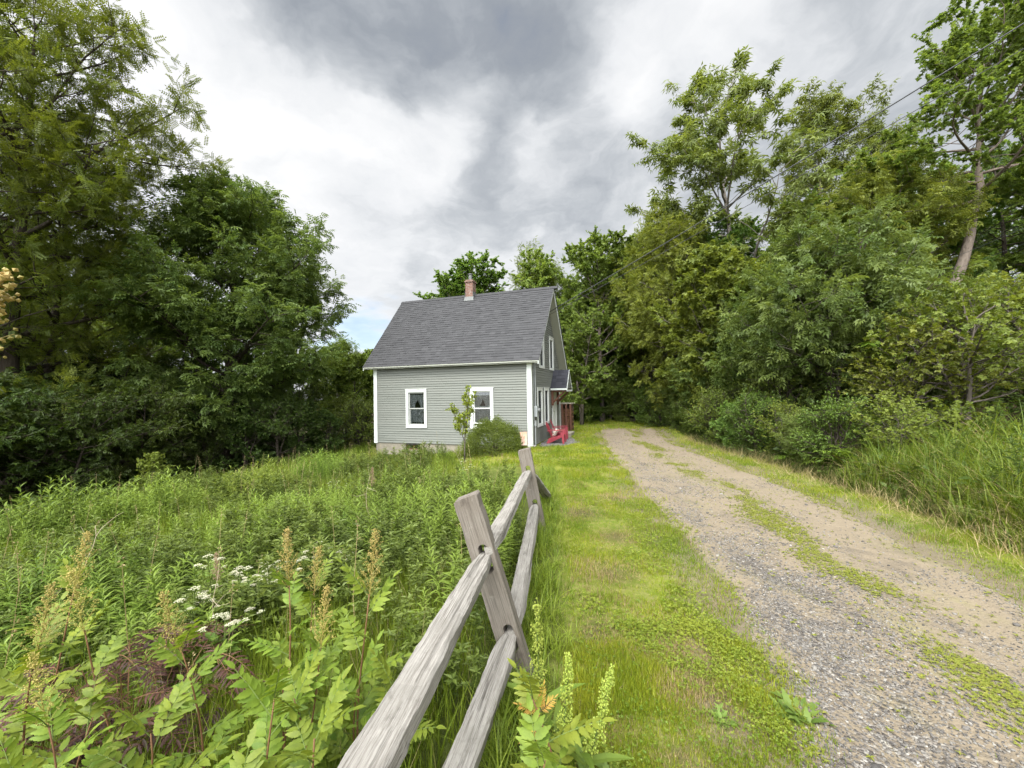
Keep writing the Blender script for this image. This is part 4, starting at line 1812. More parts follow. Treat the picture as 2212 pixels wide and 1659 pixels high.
def tree_thing(name, wood, crown_geo, bark, leafm, hidden=True, crown='crown', trunk='trunk'):
    root = bpy.data.objects.new(name, None)
    COL.objects.link(root)
    root.empty_display_size = .3
    wood.build(trunk, M[bark], root, True)
    crown_geo.build(crown, M[leafm], root)
    return root


def dome(q):
    return math.sqrt(max(.03, 1 - (q * 1.0) ** 2.2)) * (.72 + .28 * min(1, q * 4))


def oval(q):
    return max(.16, math.sin(math.pi * (.12 + .86 * q)) ** .7)


def cone(q):
    return max(.06, 1 - q)


def vase(q):
    return max(.25, .55 + .6 * q - .75 * max(0, q - .55) / .45)


PROTO = {}


def proto(key, name, seed, tmpl, bark, leafm, **kw):
    W, LV = grow(seed, **kw)
    g = LV.geo(tmpl)
    t = tree_thing(name, W, g, bark, leafm)
    PROTO[key] = t
    return t


proto('ash', 'ash_tree', 21, T_ASH, 'bark_dark', 'ash', H=13.8, r0=.22, R=4.9, prof=dome, cb=.10, nprim=54, el=(0, 62), nsec=13, ntw=9, nspray=5, spray=(.30, .46), twl=(.3, .65), droop=.35)
proto('locust', 'locust_tree', 5, T_LOCUST, 'bark_dark', 'locust', H=14.5, r0=.24, R=6.0, prof=vase, cb=.14, nprim=32, el=(8, 55), nsec=12, ntw=9, nspray=6, spray=(.26, .40), upcurve=.1, flat=.25, twl=(.35, .8), droop=.15)
proto('maple', 'maple_tree', 8, T_MAPLE, 'bark', 'maple', H=13.0, r0=.18, R=3.9, prof=oval, cb=.12, nprim=38, el=(5, 65), nsec=11, ntw=9, nspray=7, spray=(.115, .165), twl=(.25, .6))
proto('maple2', 'maple_tree', 31, T_MAPLE, 'bark', 'maple', H=12.0, r0=.17, R=3.6, prof=dome, cb=.08, nprim=38, el=(0, 60), nsec=11, ntw=9, nspray=7, spray=(.115, .165), twl=(.25, .65), stems=2)
proto('linden', 'young_ash_tree', 44, T_ASH, 'bark', 'pale', H=11.0, r0=.14, R=3.4, prof=oval, cb=.10, nprim=34, el=(10, 60), nsec=10, ntw=7, nspray=5, spray=(.26, .38), twl=(.3, .6), droop=.3)
proto('locust2', 'slender_locust_tree', 12, T_LOCUST, 'bark_pale', 'locust', H=13.0, r0=.12, R=3.0, prof=vase, cb=.3, nprim=24, el=(15, 60), nsec=8, ntw=6, nspray=4, spray=(.24, .36), twl=(.3, .7))
proto('lance', 'tall_ash_tree', 17, T_LANCE, 'bark_pale', 'lance', H=16.5, r0=.19, R=5.0, az_bias=(3.14, .3), prof=lambda q: (1.0 if q < .4 else .8) * (1 if q < .85 else .7), cb=.30, nprim=25, el=(10, 60), nsec=8, ntw=7, nspray=4, spray=(.25, .38), twl=(.3, .7), droop=.55,
      trunk=[(1.8, 0, 0), (1.35, 0, 2.5), (.7, 0, 6.5), (.1, 0, 10), (-.3, 0, 13.2), (-.1, 0, 16.2)])
proto('lance2', 'tall_ash_tree', 19, T_LANCE, 'bark', 'lance', H=15.5, r0=.15, R=4.2, prof=vase, cb=.40, nprim=24, el=(25, 66), nsec=9, ntw=7, nspray=4, spray=(.22, .32), twl=(.3, .7), droop=.4)
proto('crooked', 'crooked_tree', 27, T_MAPLE, 'bark_brown', 'maple', H=16, r0=.30, R=4.2, prof=lambda q: 1.0 if q < .7 else .7, cb=.56, nprim=26, el=(12, 60), nsec=12, ntw=8, nspray=6, spray=(.115, .165), twl=(.3, .6),
      trunk=[(-1.2, 0, 0), (-.75, 0, 2.4), (-.15, 0, 4.6), (.55, 0, 6.8), (1.15, 0, 8.8), (1.25, 0, 11), (1.4, 0, 13.5), (1.8, 0, 16)])
proto('bush', 'ash_shrub', 33, T_ASH, 'bark', 'ash_bush', H=5.6, r0=.07, R=2.7, prof=dome, cb=.05, nprim=48, el=(2, 62), nsec=9, ntw=6, nspray=4, spray=(.26, .38), twl=(.25, .5), stems=3, droop=.3)
proto('under', 'understory_bush', 41, T_MAPLE, 'bark_dark', 'under', H=3.6, r0=.05, R=2.0, prof=dome, cb=.04, nprim=34, el=(0, 60), nsec=7, ntw=5, nspray=4, spray=(.09, .14), twl=(.2, .42), stems=4)
proto('under2', 'understory_bush', 43, T_ASH, 'bark_dark', 'under', H=4.4, r0=.05, R=2.1, prof=oval, cb=.05, nprim=32, el=(0, 60), nsec=7, ntw=5, nspray=3, spray=(.17, .26), twl=(.2, .45), stems=3)
proto('midbush', 'leafy_bush', 45, T_MAPLE, 'bark', 'maple', H=3.4, r0=.05, R=2.0, prof=dome, cb=.03, nprim=38, el=(-5, 60), nsec=8, ntw=6, nspray=4, spray=(.10, .15), twl=(.2, .42), stems=4)
proto('midbush2', 'leafy_bush', 49, T_ASH, 'bark', 'ash_bush', H=3.8, r0=.05, R=2.0, prof=oval, cb=.03, nprim=36, el=(-5, 60), nsec=8, ntw=6, nspray=4, spray=(.18, .27), twl=(.2, .45), stems=3)
proto('yellow', 'yellow_green_shrub', 47, T_MAPLE, 'bark', 'yellow', H=2.9, r0=.035, R=1.7, prof=dome, cb=.08, nprim=30, el=(10, 65), nsec=7, ntw=5, nspray=3, spray=(.06, .10), twl=(.2, .45), stems=4)
proto('brush', 'roadside_bush', 53, T_KITE, 'bark_dark', 'shrub', H=1.7, r0=.02, R=1.1, prof=dome, cb=.05, nprim=36, el=(0, 65), nsec=7, ntw=6, nspray=6, spray=(.06, .10), twl=(.15, .35), stems=6)
proto('conifer', 'hemlock_tree', 61, T_NEEDLE, 'bark_dark', 'needle', H=14, r0=.17, R=3.1, prof=cone, cb=.08, nprim=70, el=(-8, 25), nsec=11, ntw=6, nspray=3, spray=(.22, .34), twl=(.25, .5), upcurve=-.1, droop=.25, lead=True)
proto('light', 'slim_maple_tree', 67, T_MAPLE, 'bark', 'pale', H=8.0, r0=.09, R=2.5, prof=oval, cb=.12, nprim=32, el=(8, 60), nsec=9, ntw=7, nspray=5, spray=(.14, .2), twl=(.25, .5))
_used = set()


def plant(key, px, D, scale=1.0, rz=0.0, label='', group=None, dz=0.0, cat='tree', sz=None, x=None):
    xx = (px - PW / 2) / FPX * D if x is None else x
    src = PROTO[key]
    sc_ = (scale, scale, sz if sz else scale)
    loc = (xx, D, gz(xx, D) + dz)
    if key not in _used:
        _used.add(key)
        o = src
        o.location = loc
        o.rotation_euler = (0, 0, rz)
        o.scale = sc_
        if 'group' in o:
            del o['group']
    else:
        o = copy_tree(src, loc, rz, sc_)
        if 'group' in o:
            del o['group']
    tag(o, label, cat, group)
    return o


GL = 'trees of the dark wood left of the meadow'
GR = 'trees of the wood right of the driveway'
GB = 'trees behind the house'
GU = 'bushes along the wood edge'
# left
plant('ash', 492, 15.4, .93, .4, 'broad round-topped dark green ash tree left of the cottage', GL, sz=.80)
plant('locust', 10, 11.2, 1.0, 2.2, 'tall feathery locust tree filling the upper left corner', GL)
plant('locust', -190, 10.2, 1.0, 4.0, 'feathery locust tree with branches entering from the left edge', GL)
plant('locust', 95, 13.0, .78, 3.2, 'middle-sized feathery locust tree just right of the corner locust', GL)
plant('locust', 190, 15.5, .60, 1.1, 'smaller feathery locust tree between the corner locust and the round ash', GL)
plant('locust', 330, 22, .62, 5.2, 'feathery locust tree directly behind the round ash', GL)
plant('maple', 20, 22, 1.0, .3, 'maple seen through the locust branches near the left edge', GL)
plant('maple2', 140, 25, 1.0, 2.1, 'two-stemmed maple deep in the left wood', GL)
plant('maple', 260, 26, .95, 4.1, 'maple deep in the wood left of the round ash', GL)
plant('maple2', 400, 28, .9, 1.0, 'two-stemmed maple behind the round ash', GL)
plant('maple', 600, 27, .72, 3.0, 'maple behind the right side of the round ash', GL)
plant('maple2', -120, 17, 1.0, 5.0, 'two-stemmed maple at the left edge behind the locusts', GL)
plant('linden', 730, 22.5, .52, 1.0, 'low pale ash just right of the round ash, behind its skirt', GL)
plant('light', 766, 20.5, .56, 2.0, 'light green tree between the wood and the cottage', GL)
plant('light', 712, 31, .82, 2.9, 'farther light green tree seen over the gap left of the cottage', GL)
plant('conifer', 726, 27, .42, 1.0, 'narrow dark evergreen left of the cottage', GL)
plant('light', 800, 33, .8, 4.0, 'light green tree touching the left end of the cottage roof', GL)
LU = [(-140, 10.5, 'under', 1.05), (-40, 11.6, 'under2', 1.0), (60, 12.4, 'under', 1.0), (150, 12.6, 'under2', .9), (235, 14.2, 'under', 1.0), (310, 14.8, 'under2', .95), (385, 16.2, 'under', .75), (450, 16.6, 'under2', .55), (530, 17.2, 'under', .6), (600, 18.2, 'under2', .75),
      (650, 19.5, 'under', .75), (0, 15, 'under', 1.3), (130, 17, 'under2', 1.4), (260, 19, 'under', 1.4), (370, 20.5, 'under2', 1.3), (560, 22, 'under', 1.2), (700, 20.5, 'under', .62), (-60, 19, 'under2', 1.5), (640, 24, 'under2', 1.2), (480, 24, 'under', 1.4)]
WHERE = ['at the far left edge', 'second from the left edge', 'below the corner locust', 'right of the corner locust', 'midway between locust and round ash', 'just left of the round ash', 'under the left limbs of the round ash', 'at the foot of the round ash trunk',
         'under the right limbs of the round ash', 'at the right skirt of the round ash', 'low beyond the ash skirt', 'deep behind the corner locust', 'deep in the wood below the small locust', 'deep in the shade left of the ash', 'deep in the shade behind the ash', 'behind the ash, right side',
         'nearest the gap by the cottage', 'deep at the left edge', 'behind the ash skirt by the gap', 'deep behind the ash trunk']
for (px, D, k, s), w in zip(LU, WHERE):
    plant(k, px, D * .80, s * .78, px * .7, 'dark leafy bush ' + w, GU, cat='bush')
plant('yellow', 745, 19.6, .75, 0, 'sunlit green shrub beside the left end of the cottage', None, cat='shrub')
plant('brush', 775, 18.0, 1.15, 0, 'bushy green clump against the left corner of the cottage', None, cat='shrub')
plant('light', 335, 9.2, .14, 1.0, 'knee-high yellow green sapling at the meadow edge below the round ash', None, cat='sapling')

# behind the house
plant('maple', 1026, 29, 1.12, 1.0, 'full round maple rising behind the brick chimney', GB, sz=.90)
plant('locust2', 1160, 33, 1.06, 2.0, 'thin pale tree behind the ridge just right of the chimney maple', GB)
plant('linden', 1188, 31, 1.08, 2.2, 'pale ash behind the ridge between the thin pale tree and the tall maple', GB)
plant('linden', 975, 30, .92, .4, 'pale ash crown just left of the chimney maple', GB)
plant('maple2', 1235, 30, 1.12, 3.0, 'tall maple behind the right end of the roof', GB)
plant('maple', 1300, 25, .92, 4.4, 'dark maple right of the gable peak', GB)
plant('linden', 1405, 27, 1.12, 1.2, 'ash tree in the far row right of the gable', GB)
plant('maple2', 1480, 30, .98, 5.5, 'maple in the far row behind the cables', GB)
plant('conifer', 1560, 24, .82, .5, 'dark hemlock in the far row', GB)
plant('maple', 1120, 36, .8, 2.6, 'farthest maple peeking over the ridge', GB)
plant('maple2', 1255, 23, .60, 1.9, 'dark low maple behind the woodshed', GB)
plant('maple', 1340, 31, .9, .9, 'maple at the back of the far row', GB)
for (px, D, k, s, w) in [(1250, 26, 'midbush', 1.0, 'behind the woodshed'), (1300, 27.0, 'midbush2', .9, 'past the lawn end, left'), (1345, 26.5, 'midbush', .75, 'past the lawn end, middle'), (1395, 25.6, 'midbush2', .65, 'past the lawn end, right of middle'),
                         (1440, 23.0, 'midbush', .62, 'at the right end of the lawn'), (1205, 28, 'midbush', 1.2, 'behind the rear house corner'), (1420, 29, 'midbush2', 1.4, 'deep behind the lawn end'), (1330, 30, 'midbush', 1.5, 'deep behind the middle of the lawn end'),
                         (1400, 22.6, 'midbush', .55, 'under the young ash by the driveway bend'), (1475, 19.6, 'midbush2', .62, 'below the second young ash by the driveway bend'), (1450, 21.2, 'midbush2', .6, 'between the trunks at the driveway bend'), (1320, 25.2, 'midbush2', .6, 'at the middle of the lawn end, in front'), (1275, 25.0, 'midbush', .5, 'at the left of the lawn end, in front')]:
    plant(k, px, D, s, px * .31, 'leafy green bush ' + w, GU, cat='bush')
plant('brush', 1370, 24.0, 1.0, 0, 'low rounded bush at the far end of the driveway', None, cat='bush')
plant('brush', 1425, 21.5, 1.1, 1, 'low rounded bush where the driveway fades into grass', None, cat='bush')

# right
plant('lance', 1580, 20, 1.08, 0.0, 'tall open ash tree with bent trunk and drooping leaves right of the cables', GR, sz=.98)
plant('lance2', 1800, 21, 1.0, 1.0, 'open ash tree to the right of the tall bent ash', GR)
plant('lance2', 1905, 24, .98, 3.2, 'farther thin-topped ash right of the other two', GR)
plant('crooked', 2075, 15, .83, 0.0, 'tree with thick leaning pale trunk at the far right', GR)
plant('linden', 1392, 26, 1.12, .5, 'bright young ash hanging over the far driveway bend', GR)
plant('linden', 1475, 20, .95, 2.8, 'bright young ash second from the driveway bend', GR)
plant('light', 1535, 16.6, .95, 3.1, 'slim light maple beside the driveway verge', GR)
plant('maple', 1545, 21, .82, 2.0, 'maple behind the slim light maple', GR)
plant('conifer', 1625, 22, .72, 2.0, 'hemlock below the bent ash', GR)
plant('maple2', 1690, 19, .72, 1.4, 'two-stemmed maple under the bent ash', GR)
plant('maple', 1800, 18, .74, 4.9, 'maple behind the big ash shrub', GR)
plant('linden', 1890, 17, .90, 5.6, 'ash behind the right half of the big ash shrub', GR)
plant('maple2', 1975, 19, .85, 2.9, 'maple left of the leaning pale trunk', GR)
plant('maple', 2020, 23, .9, 1.9, 'maple seen between the ash tops and the leaning trunk', GR)
plant('conifer', 2190, 18, .8, 4.0, 'hemlock right of the leaning pale trunk', GR)
plant('conifer', 2110, 22, .72, 1.1, 'hemlock deep behind the leaning pale trunk', GR)
plant('maple', 2260, 21, 1.0, 3.0, 'maple at the right edge behind the hemlock', GR)
plant('maple2', 2420, 15, .9, 3.3, 'maple leaning in from beyond the right edge', GR)
plant('maple', 1720, 27, .85, .2, 'maple deep behind the bent ash', GR)
plant('maple2', 1640, 30, .85, .8, 'maple far back left of the bent ash', GR)
plant('maple', 1860, 29, .9, 2.2, 'maple far back between the two open ashes', GR)
plant('bush', 1800, 11.3, 1.0, 1.0, 'big rounded ash shrub beside the driveway', None, cat='shrub')
plant('bush', 1660, 14.2, .82, 2.4, 'second ash shrub farther along the driveway', None, cat='shrub')
plant('bush', 1545, 16.5, .62, 4.0, 'small ash shrub beyond the second one along the verge', None, cat='shrub')
plant('bush', 1955, 11.2, .56, 5.0, 'ash shrub tucked behind the yellow green shrub', None, cat='shrub')
plant('bush', 2215, 11, .52, 3.0, 'ash shrub at the right edge below the hemlock', None, cat='shrub')
plant('yellow', 2085, 8.2, 1.0, .6, 'thin twiggy yellow green shrub above the tall grass', None, cat='shrub')
plant('yellow', 2250, 8.6, 1.0, 2.6, 'thin twiggy yellow green shrub at the right edge', None, cat='shrub')
plant('yellow', 1955, 8.9, .85, 4.2, 'lower yellow green shrub between the ash shrub and the ferns', None, cat='shrub')
RB = [(1.5, 18.5, .9), (1.45, 16.8, .95), (1.5, 15.2, .9), (1.4, 13.8, .9), (1.45, 12.4, .9), (1.4, 11.2, .85), (1.5, 10.1, .8), (1.45, 9.1, .8), (1.6, 8.2, .75), (2.2, 7.4, .8), (2.6, 11.8, 1.2), (2.6, 14.6, 1.2)]
RW = ['nearest the driveway bend', 'second from the driveway bend', 'third from the driveway bend', 'fourth from the driveway bend', 'fifth from the driveway bend, below the hemlock', 'midway along the right verge', 'below the left side of the big ash shrub', 'below the middle of the big ash shrub',
      'below the right side of the big ash shrub', 'behind the bright ferns', 'in the shade left of the big ash shrub', 'in the shade of the second ash shrub']
for (px, D, s), w in zip(RB, RW):
    kk = {2: 'yellow', 4: 'midbush', 6: 'yellow', 7: 'midbush2', 9: 'yellow', 0: 'midbush'}.get(RB.index((px, D, s)), 'brush')
    s = s * {'brush': 1.0, 'midbush': .42, 'midbush2': .38, 'yellow': .55}[kk]
    plant(kk, 0, D, s, px * 9.1 + D, 'leafy roadside bush ' + w, 'bushes along the right verge', cat='bush', x=float(road_r(D)) + px)
for (px, D, k, s, w) in [(1500, 20, 'midbush', .9, 'deep right of the driveway bend'), (1600, 17.5, 'midbush2', .9, 'deep behind the second ash shrub'), (1700, 15.5, 'midbush', .95, 'deep left of the big ash shrub'), (1900, 14, 'midbush2', 1.0, 'deep behind the big ash shrub'), (2050, 13, 'midbush', .9, 'below the leaning trunk'),
                         (2160, 14, 'midbush2', 1.0, 'in the shade right of the leaning trunk'), (1780, 20, 'midbush', 1.5, 'far back behind the big ash shrub'), (2000, 17, 'midbush2', 1.3, 'far back left of the leaning trunk'), (1650, 22, 'midbush', 1.5, 'far back below the bent ash')]:
    plant(k, px, D, s, px * .31, 'leafy green bush ' + w, GU, cat='bush')
for k in PROTO:
    if k not in _used:
        print('UNUSED', k)
# ================================================================== near plants


def blades(n, x, y, h, w, lean=.35, tint=None, r=rng, zoff=0.0, up=1.0):
    """grass blades standing at x, y"""
    LV = Leaves()
    z = ground_z(x, y) + zoff
    on = road_mask(x, y) > .2
    z = np.where(on, np.maximum(z, road_z(x, y)), z) - .005
    a = r.random(n) * 6.283
    ln = r.random(n) * lean
    D = np.stack([np.cos(a) * ln, np.sin(a) * ln, np.full(n, up)], 1)
    U = np.stack([np.cos(a + r.normal(0, .5, n)), np.sin(a + r.normal(0, .5, n)), np.full(n, .2)], 1)
    T = r.random(n) if tint is None else tint
    # non-uniform width: build directly
    D = unit(D)
    X = unit(np.cross(D, U))
    Zc = np.cross(X, D)
    TV, TF = T_BLADE
    P = np.stack([x, y, z], 1)
    V = P[:, None] + X[:, None] * (TV[None, :, 0:1] * w[:, None, None]) + D[:, None] * (TV[None, :, 1:2] * h[:, None, None]) - Zc[:, None] * (TV[None, :, 2:3] * h[:, None, None] * (1.0 + lean))
    m = len(TV)
    Fs = [(f[None] + (np.arange(n) * m)[:, None, None]).reshape(-1, f.shape[1]) for f in TF]
    return V.reshape(-1, 3), Fs, np.repeat(T, m)


def arching_blades(P, az, lean, h, w, T, nseg=5):
    """long blades that bend over towards their tips"""
    n = len(P)
    out = np.stack([np.cos(az), np.sin(az), np.zeros(n)], 1)
    side = np.stack([-np.sin(az), np.cos(az), np.zeros(n)], 1)
    rows = []
    for k in range(nseg + 1):
        t = k / nseg
        c = P + out * (lean * h * t ** 2)[:, None] + np.array([0, 0, 1.0]) * (h * (t - .32 * lean * t ** 3))[:, None]
        hw_ = w * .5 * (1 - t ** 2.2) * (.55 + .45 * min(1, t * 4)) + .0004
        rows.append(c - side * hw_[:, None] + out * 0)
        rows.append(c + side * hw_[:, None])
    V = np.stack(rows, 1)
    m = 2 * (nseg + 1)
    F = np.array([[2 * k, 2 * k + 1, 2 * k + 3, 2 * k + 2] for k in range(nseg)])
    return V.reshape(-1, 3), (F[None] + (np.arange(n) * m)[:, None, None]).reshape(-1, 4), np.repeat(T, m)


def scatter(n, x0, x1, y0, y1, bias=1.0, r=rng):
    y = y0 + (y1 - y0) * r.random(n) ** bias
    x = x0 + (x1 - x0) * r.random(n)
    return x, y


def lawn_w(x, y):
    """how much mown lawn grows here"""
    left = fence_x(y) + .18 + .1 * vnoise(x, y, .6, 5)
    lw = sstep(0, .25, x - left) * sstep(-.25, .25, road_l(y) - x + .5 * (fbm(x, y, .7, 4) - .45)) * sstep(12.5, 10.5, y)
    # lawn by and beyond the house
    c, s_ = math.cos(HRZ), math.sin(HRZ)
    dx, dy = x - HOUSE[0], y - HOUSE[1]
    hs, ht = c * dx + s_ * dy, -s_ * dx + c * dy
    inside = (hs > -7.0) & (hs < .06) & (ht > -.06) & (ht < 5.4)
    gb = sstep(1.0, .8, np.hypot((hs - .62) / .75, (ht - 1.6) / 1.7))
    far = sstep(9, 11, y) * sstep(-2.2, -1.2, x - .12 * (y - 10)) * (sstep(-.2, .2, road_l(y) - x + .4 * (fbm(x, y, .9, 4) - .5)) + sstep(19.0, 22, y + 1.5 * (fbm(x, y, 1.2, 9) - .5))) * sstep(28.5, 26.5, y) * sstep(.9, .3, x - road_r(y))
    right = sstep(-.15, .3, x - road_r(y) + .4 * (fbm(x, y, .8, 6) - .5)) * sstep(1.25, .75, x - road_r(y)) * (.35 + .65 * sstep(.42, .62, fbm(x, y, 1.1, 8)))
    front = sstep(-7.6, -6.8, hs) * (hs < .3) * sstep(-4.0, -2.6, ht) * (ht < 0)
    w = np.clip(np.maximum(np.maximum(lw, far), np.maximum(right, front)), 0, 1)
    w = np.where(inside, 0, w) * (1 - gb)
    return w


SPOTS = [(1.0, 2.05, .17), (.58, 2.75, .15), (1.12, 2.5, .13), (.9, 3.6, .22), (.72, 1.72, .10), (1.2, 4.6, .25), (.5, 3.3, .12), (1.3, 1.62, .1), (.95, 5.6, .3), (1.55, 3.1, .12), (1.7, 6.4, .25)]


def worn(x, y):
    s = np.zeros_like(x)
    for a, b, q in SPOTS:
        s = np.maximum(s, np.exp(-((x - a) ** 2 + ((y - b) * .75) ** 2) / q ** 2))
    return np.clip(s * (.5 + fbm(x, y, .12, 91)), 0, 1)


def build_lawn():
    VV, FF, TT = [], [], []
    g = G()
    dry = G()
    clov = Leaves()
    for (n, x0, x1, y0, y1, hh, ww) in [(150000, .0, 1.9, .55, 2.6, .034, .0032), (150000, .0, 5.2, 2.0, 5.5, .04, .0042), (110000, .1, 6.8, 5.5, 10.5, .052, .007), (120000, -6.5, 8, 9.5, 17, .065, .012), (60000, .5, 12.5, 17, 28.5, .075, .02)]:
        x, y = scatter(n, x0, x1, y0, y1)
        w = lawn_w(x, y)
        patch = fbm(x, y, .55, 12)
        bare = sstep(.30, .44, fbm(x, y, .42, 31))
        keep = rng.random(n) < w * (.2 + .8 * bare) * (.45 + .55 * sstep(.3, .55, fbm(x, y, .22, 35))) * (1 - .72 * worn(x, y))
        x, y, patch = x[keep], y[keep], patch[keep]
        m = len(x)
        tall = 1 + .9 * sstep(.55, .75, fbm(x, y, .8, 14)) + .3 * sstep(.35, .1, x - fence_x(y)) * (y < 10)
        h = hh * rng.uniform(.5, 1.35, m) * tall
        wd = ww * rng.uniform(.7, 1.3, m)
        # dry straw-coloured strip along the middle of the lawn
        mid = np.exp(-((x - (fence_x(y) * .4 + road_l(y) * .6)) / .22) ** 2) * (y < 7)
        pd = np.clip(.05 + .5 * mid * sstep(.4, .55, patch) + .4 * sstep(.60, .68, fbm(x, y, .5, 33)) + .75 * worn(x, y), 0, .92)
        isd = rng.random(m) < pd
        t = np.clip(rng.normal(.38, .22, m) + (patch - .5) * 1.5 + .4 * mid, 0, 1)
        for sel, gg in ((~isd, g), (isd, dry)):
            v, f, tt = blades(int(sel.sum()), x[sel], y[sel], h[sel] * (1 if gg is g else .8), wd[sel], .9, t[sel])
            gg.add(v, f, tt)
    tag(g.build('lawn_grass', M['grass']), 'short yellow green mown grass between the fence and the driveway', 'grass', kind='stuff')
    tag(dry.build('dry_grass', M['grass_dry']), 'straw coloured dry grass blades mixed into the lawn', 'grass', kind='stuff')
    # clover and small broad leaves near the camera
    for (n, x0, x1, y0, y1, s) in [(48000, .0, 1.9, .6, 2.8, .0105), (42000, .1, 4.8, 2.4, 6.5, .0135), (16000, .2, 6, 6.5, 11, .02)]:
        x, y = scatter(n, x0, x1, y0, y1)
        pt = fbm(x, y, .35, 21)
        keep = rng.random(n) < lawn_w(x, y) * (.10 + .9 * sstep(.48, .66, pt)) * (1 - .9 * worn(x, y)) * sstep(.28, .44, fbm(x, y, .42, 31))
        x, y, pt = x[keep], y[keep], pt[keep]
        m = len(x)
        a = rng.random(m) * 6.283
        P = np.stack([x, y, ground_z(x, y) + rng.uniform(.012, .045, m)], 1)
        T = np.clip((pt - .4) * 2.2 + rng.normal(0, .22, m), 0, 1)
        for k in range(3):
            aa = a + k * 2.094
            D = np.stack([np.cos(aa), np.sin(aa), rng.normal(.1, .3, m)], 1)
            U = np.array([0, 0, 1.0]) + rng.normal(0, .5, (m, 3))
            clov.add(P, D, U, s * rng.uniform(.5, 1.4, m), T)
    tk = T_multi([kite(.05, .95, .85, 0, 0, .1, .1)])
    tag(clov.geo(tk).build('clover', M['clover']), 'low clover and small broad leaves spread through the lawn', 'clover', kind='stuff')


build_lawn()


def build_road_weeds():
    """grass that has crept into the middle strip and edges of the driveway"""
    g = G()
    lv = Leaves()
    for (n, y0, y1, hh, ww, s) in [(120000, .6, 4.5, .026, .0035, .014), (110000, 4.5, 11, .035, .006, .018), (70000, 11, 23, .045, .012, .026)]:
        y = y0 + (y1 - y0) * rng.random(n)
        u = rng.random(n) * 1.06 - .03
        x = road_l(y) + u * (road_r(y) - road_l(y))
        strip = np.exp(-((u - .54 - .05 * np.sin(y * 1.1)) / .10) ** 2) + .55 * np.exp(-((u - .02) / .05) ** 2) + .7 * np.exp(-((u - .98) / .07) ** 2)
        p = sstep(.44, .62, fbm(x, y * .45, .34, 41) + .10 * (strip - .5)) * strip
        p = p * .9 + .07 * strip + .014
        k = rng.random(n) < p * .62
        x, y = x[k], y[k]
        m = len(x)
        v, f, t = blades(m, x, y, hh * rng.uniform(.5, 1.3, m), ww * rng.uniform(.7, 1.4, m), 1.4, np.clip(rng.normal(.55, .25, m), 0, 1))
        g.add(v, f, t)
        j = rng.random(m) < .3
        x, y = x[j], y[j]
        m = len(x)
        a = rng.random(m) * 6.283
        for q in range(4):
            aa = a + q * 1.57 + rng.normal(0, .2, m)
            lv.add(np.stack([x, y, road_z(x, y) + .012], 1), np.stack([np.cos(aa), np.sin(aa), np.full(m, .25)], 1), np.array([0, 0, 1.]) + rng.normal(0, .2, (m, 3)), s * rng.uniform(.7, 1.7, m), np.clip(rng.normal(.5, .25, m), 0, 1))
    tag(g.build('driveway_grass', M['track_grass']), 'sparse grass growing along the middle and edges of the driveway', 'grass', kind='stuff')
    tag(lv.geo(T_SMOOTH).build('driveway_weeds', M['track_grass']), 'flat green weed rosettes scattered along the driveway middle', 'weeds', kind='stuff')


build_road_weeds()


def build_stones():
    ico = np.array([(0, 0, 1), (.89, 0, .45), (.28, .85, .45), (-.72, .53, .45), (-.72, -.53, .45), (.28, -.85, .45), (.72, .53, -.45), (-.28, .85, -.45), (-.89, 0, -.45), (-.28, -.85, -.45), (.72, -.53, -.45), (0, 0, -1)])
    F = np.array([(0, 1, 2), (0, 2, 3), (0, 3, 4), (0, 4, 5), (0, 5, 1), (1, 6, 2), (2, 7, 3), (3, 8, 4), (4, 9, 5), (5, 10, 1), (6, 7, 2), (7, 8, 3), (8, 9, 4), (9, 10, 5), (10, 6, 1), (11, 7, 6), (11, 8, 7), (11, 9, 8), (11, 10, 9), (11, 6, 10)])
    g = G()
    for n, y0, y1, s0, s1 in ((26000, .5, 3.6, .003, .0085), (9000, 3.6, 8, .0045, .012), (2200, 8, 18, .008, .018), (420, .6, 10, .011, .026)):
        y = y0 + (y1 - y0) * rng.random(n)
        u = np.clip(np.where(rng.random(n) < .5, rng.normal(.25, .15, n), rng.random(n)), 0.0, 1)
        x = road_l(y) + u * (road_r(y) - road_l(y))
        kp = rng.random(n) < .25 + sstep(.4, .6, fbm(x, y, .5, 51))
        x, y = x[kp], y[kp]
        m = len(x)
        s = s0 + (s1 - s0) * rng.random(m) ** 2.5
        a = rng.random(m) * 6.283
        sc_ = np.stack([s * rng.uniform(.8, 1.5, m), s * rng.uniform(.7, 1.1, m), s * rng.uniform(.45, .8, m)], 1)
        L = ico[None] * sc_[:, None] * rng.uniform(.8, 1.2, (m, 12, 1))
        c, si = np.cos(a)[:, None], np.sin(a)[:, None]
        V = np.stack([L[..., 0] * c - L[..., 1] * si + x[:, None], L[..., 0] * si + L[..., 1] * c + y[:, None], L[..., 2] + (road_z(x, y) + .006)[:, None]], -1)
        g.add(V.reshape(-1, 3), (F[None] + (np.arange(m) * 12)[:, None, None]).reshape(-1, 3), np.repeat(rng.random(m), 12))
    m, nt, out = nodes_of('loose_gravel')
    c = ramp(nt, attr(nt, 'tint'), [(0, (.058, .054, .05)), (.5, (.12, .11, .098)), (.9, (.195, .182, .16)), (1, (.27, .25, .22))])
    principled(nt, out, c, .9, None, .15)
    tag(g.build('gravel_stones', m), 'loose grey gravel stones lying in the wheel tracks', 'gravel', kind='stuff')


build_stones()


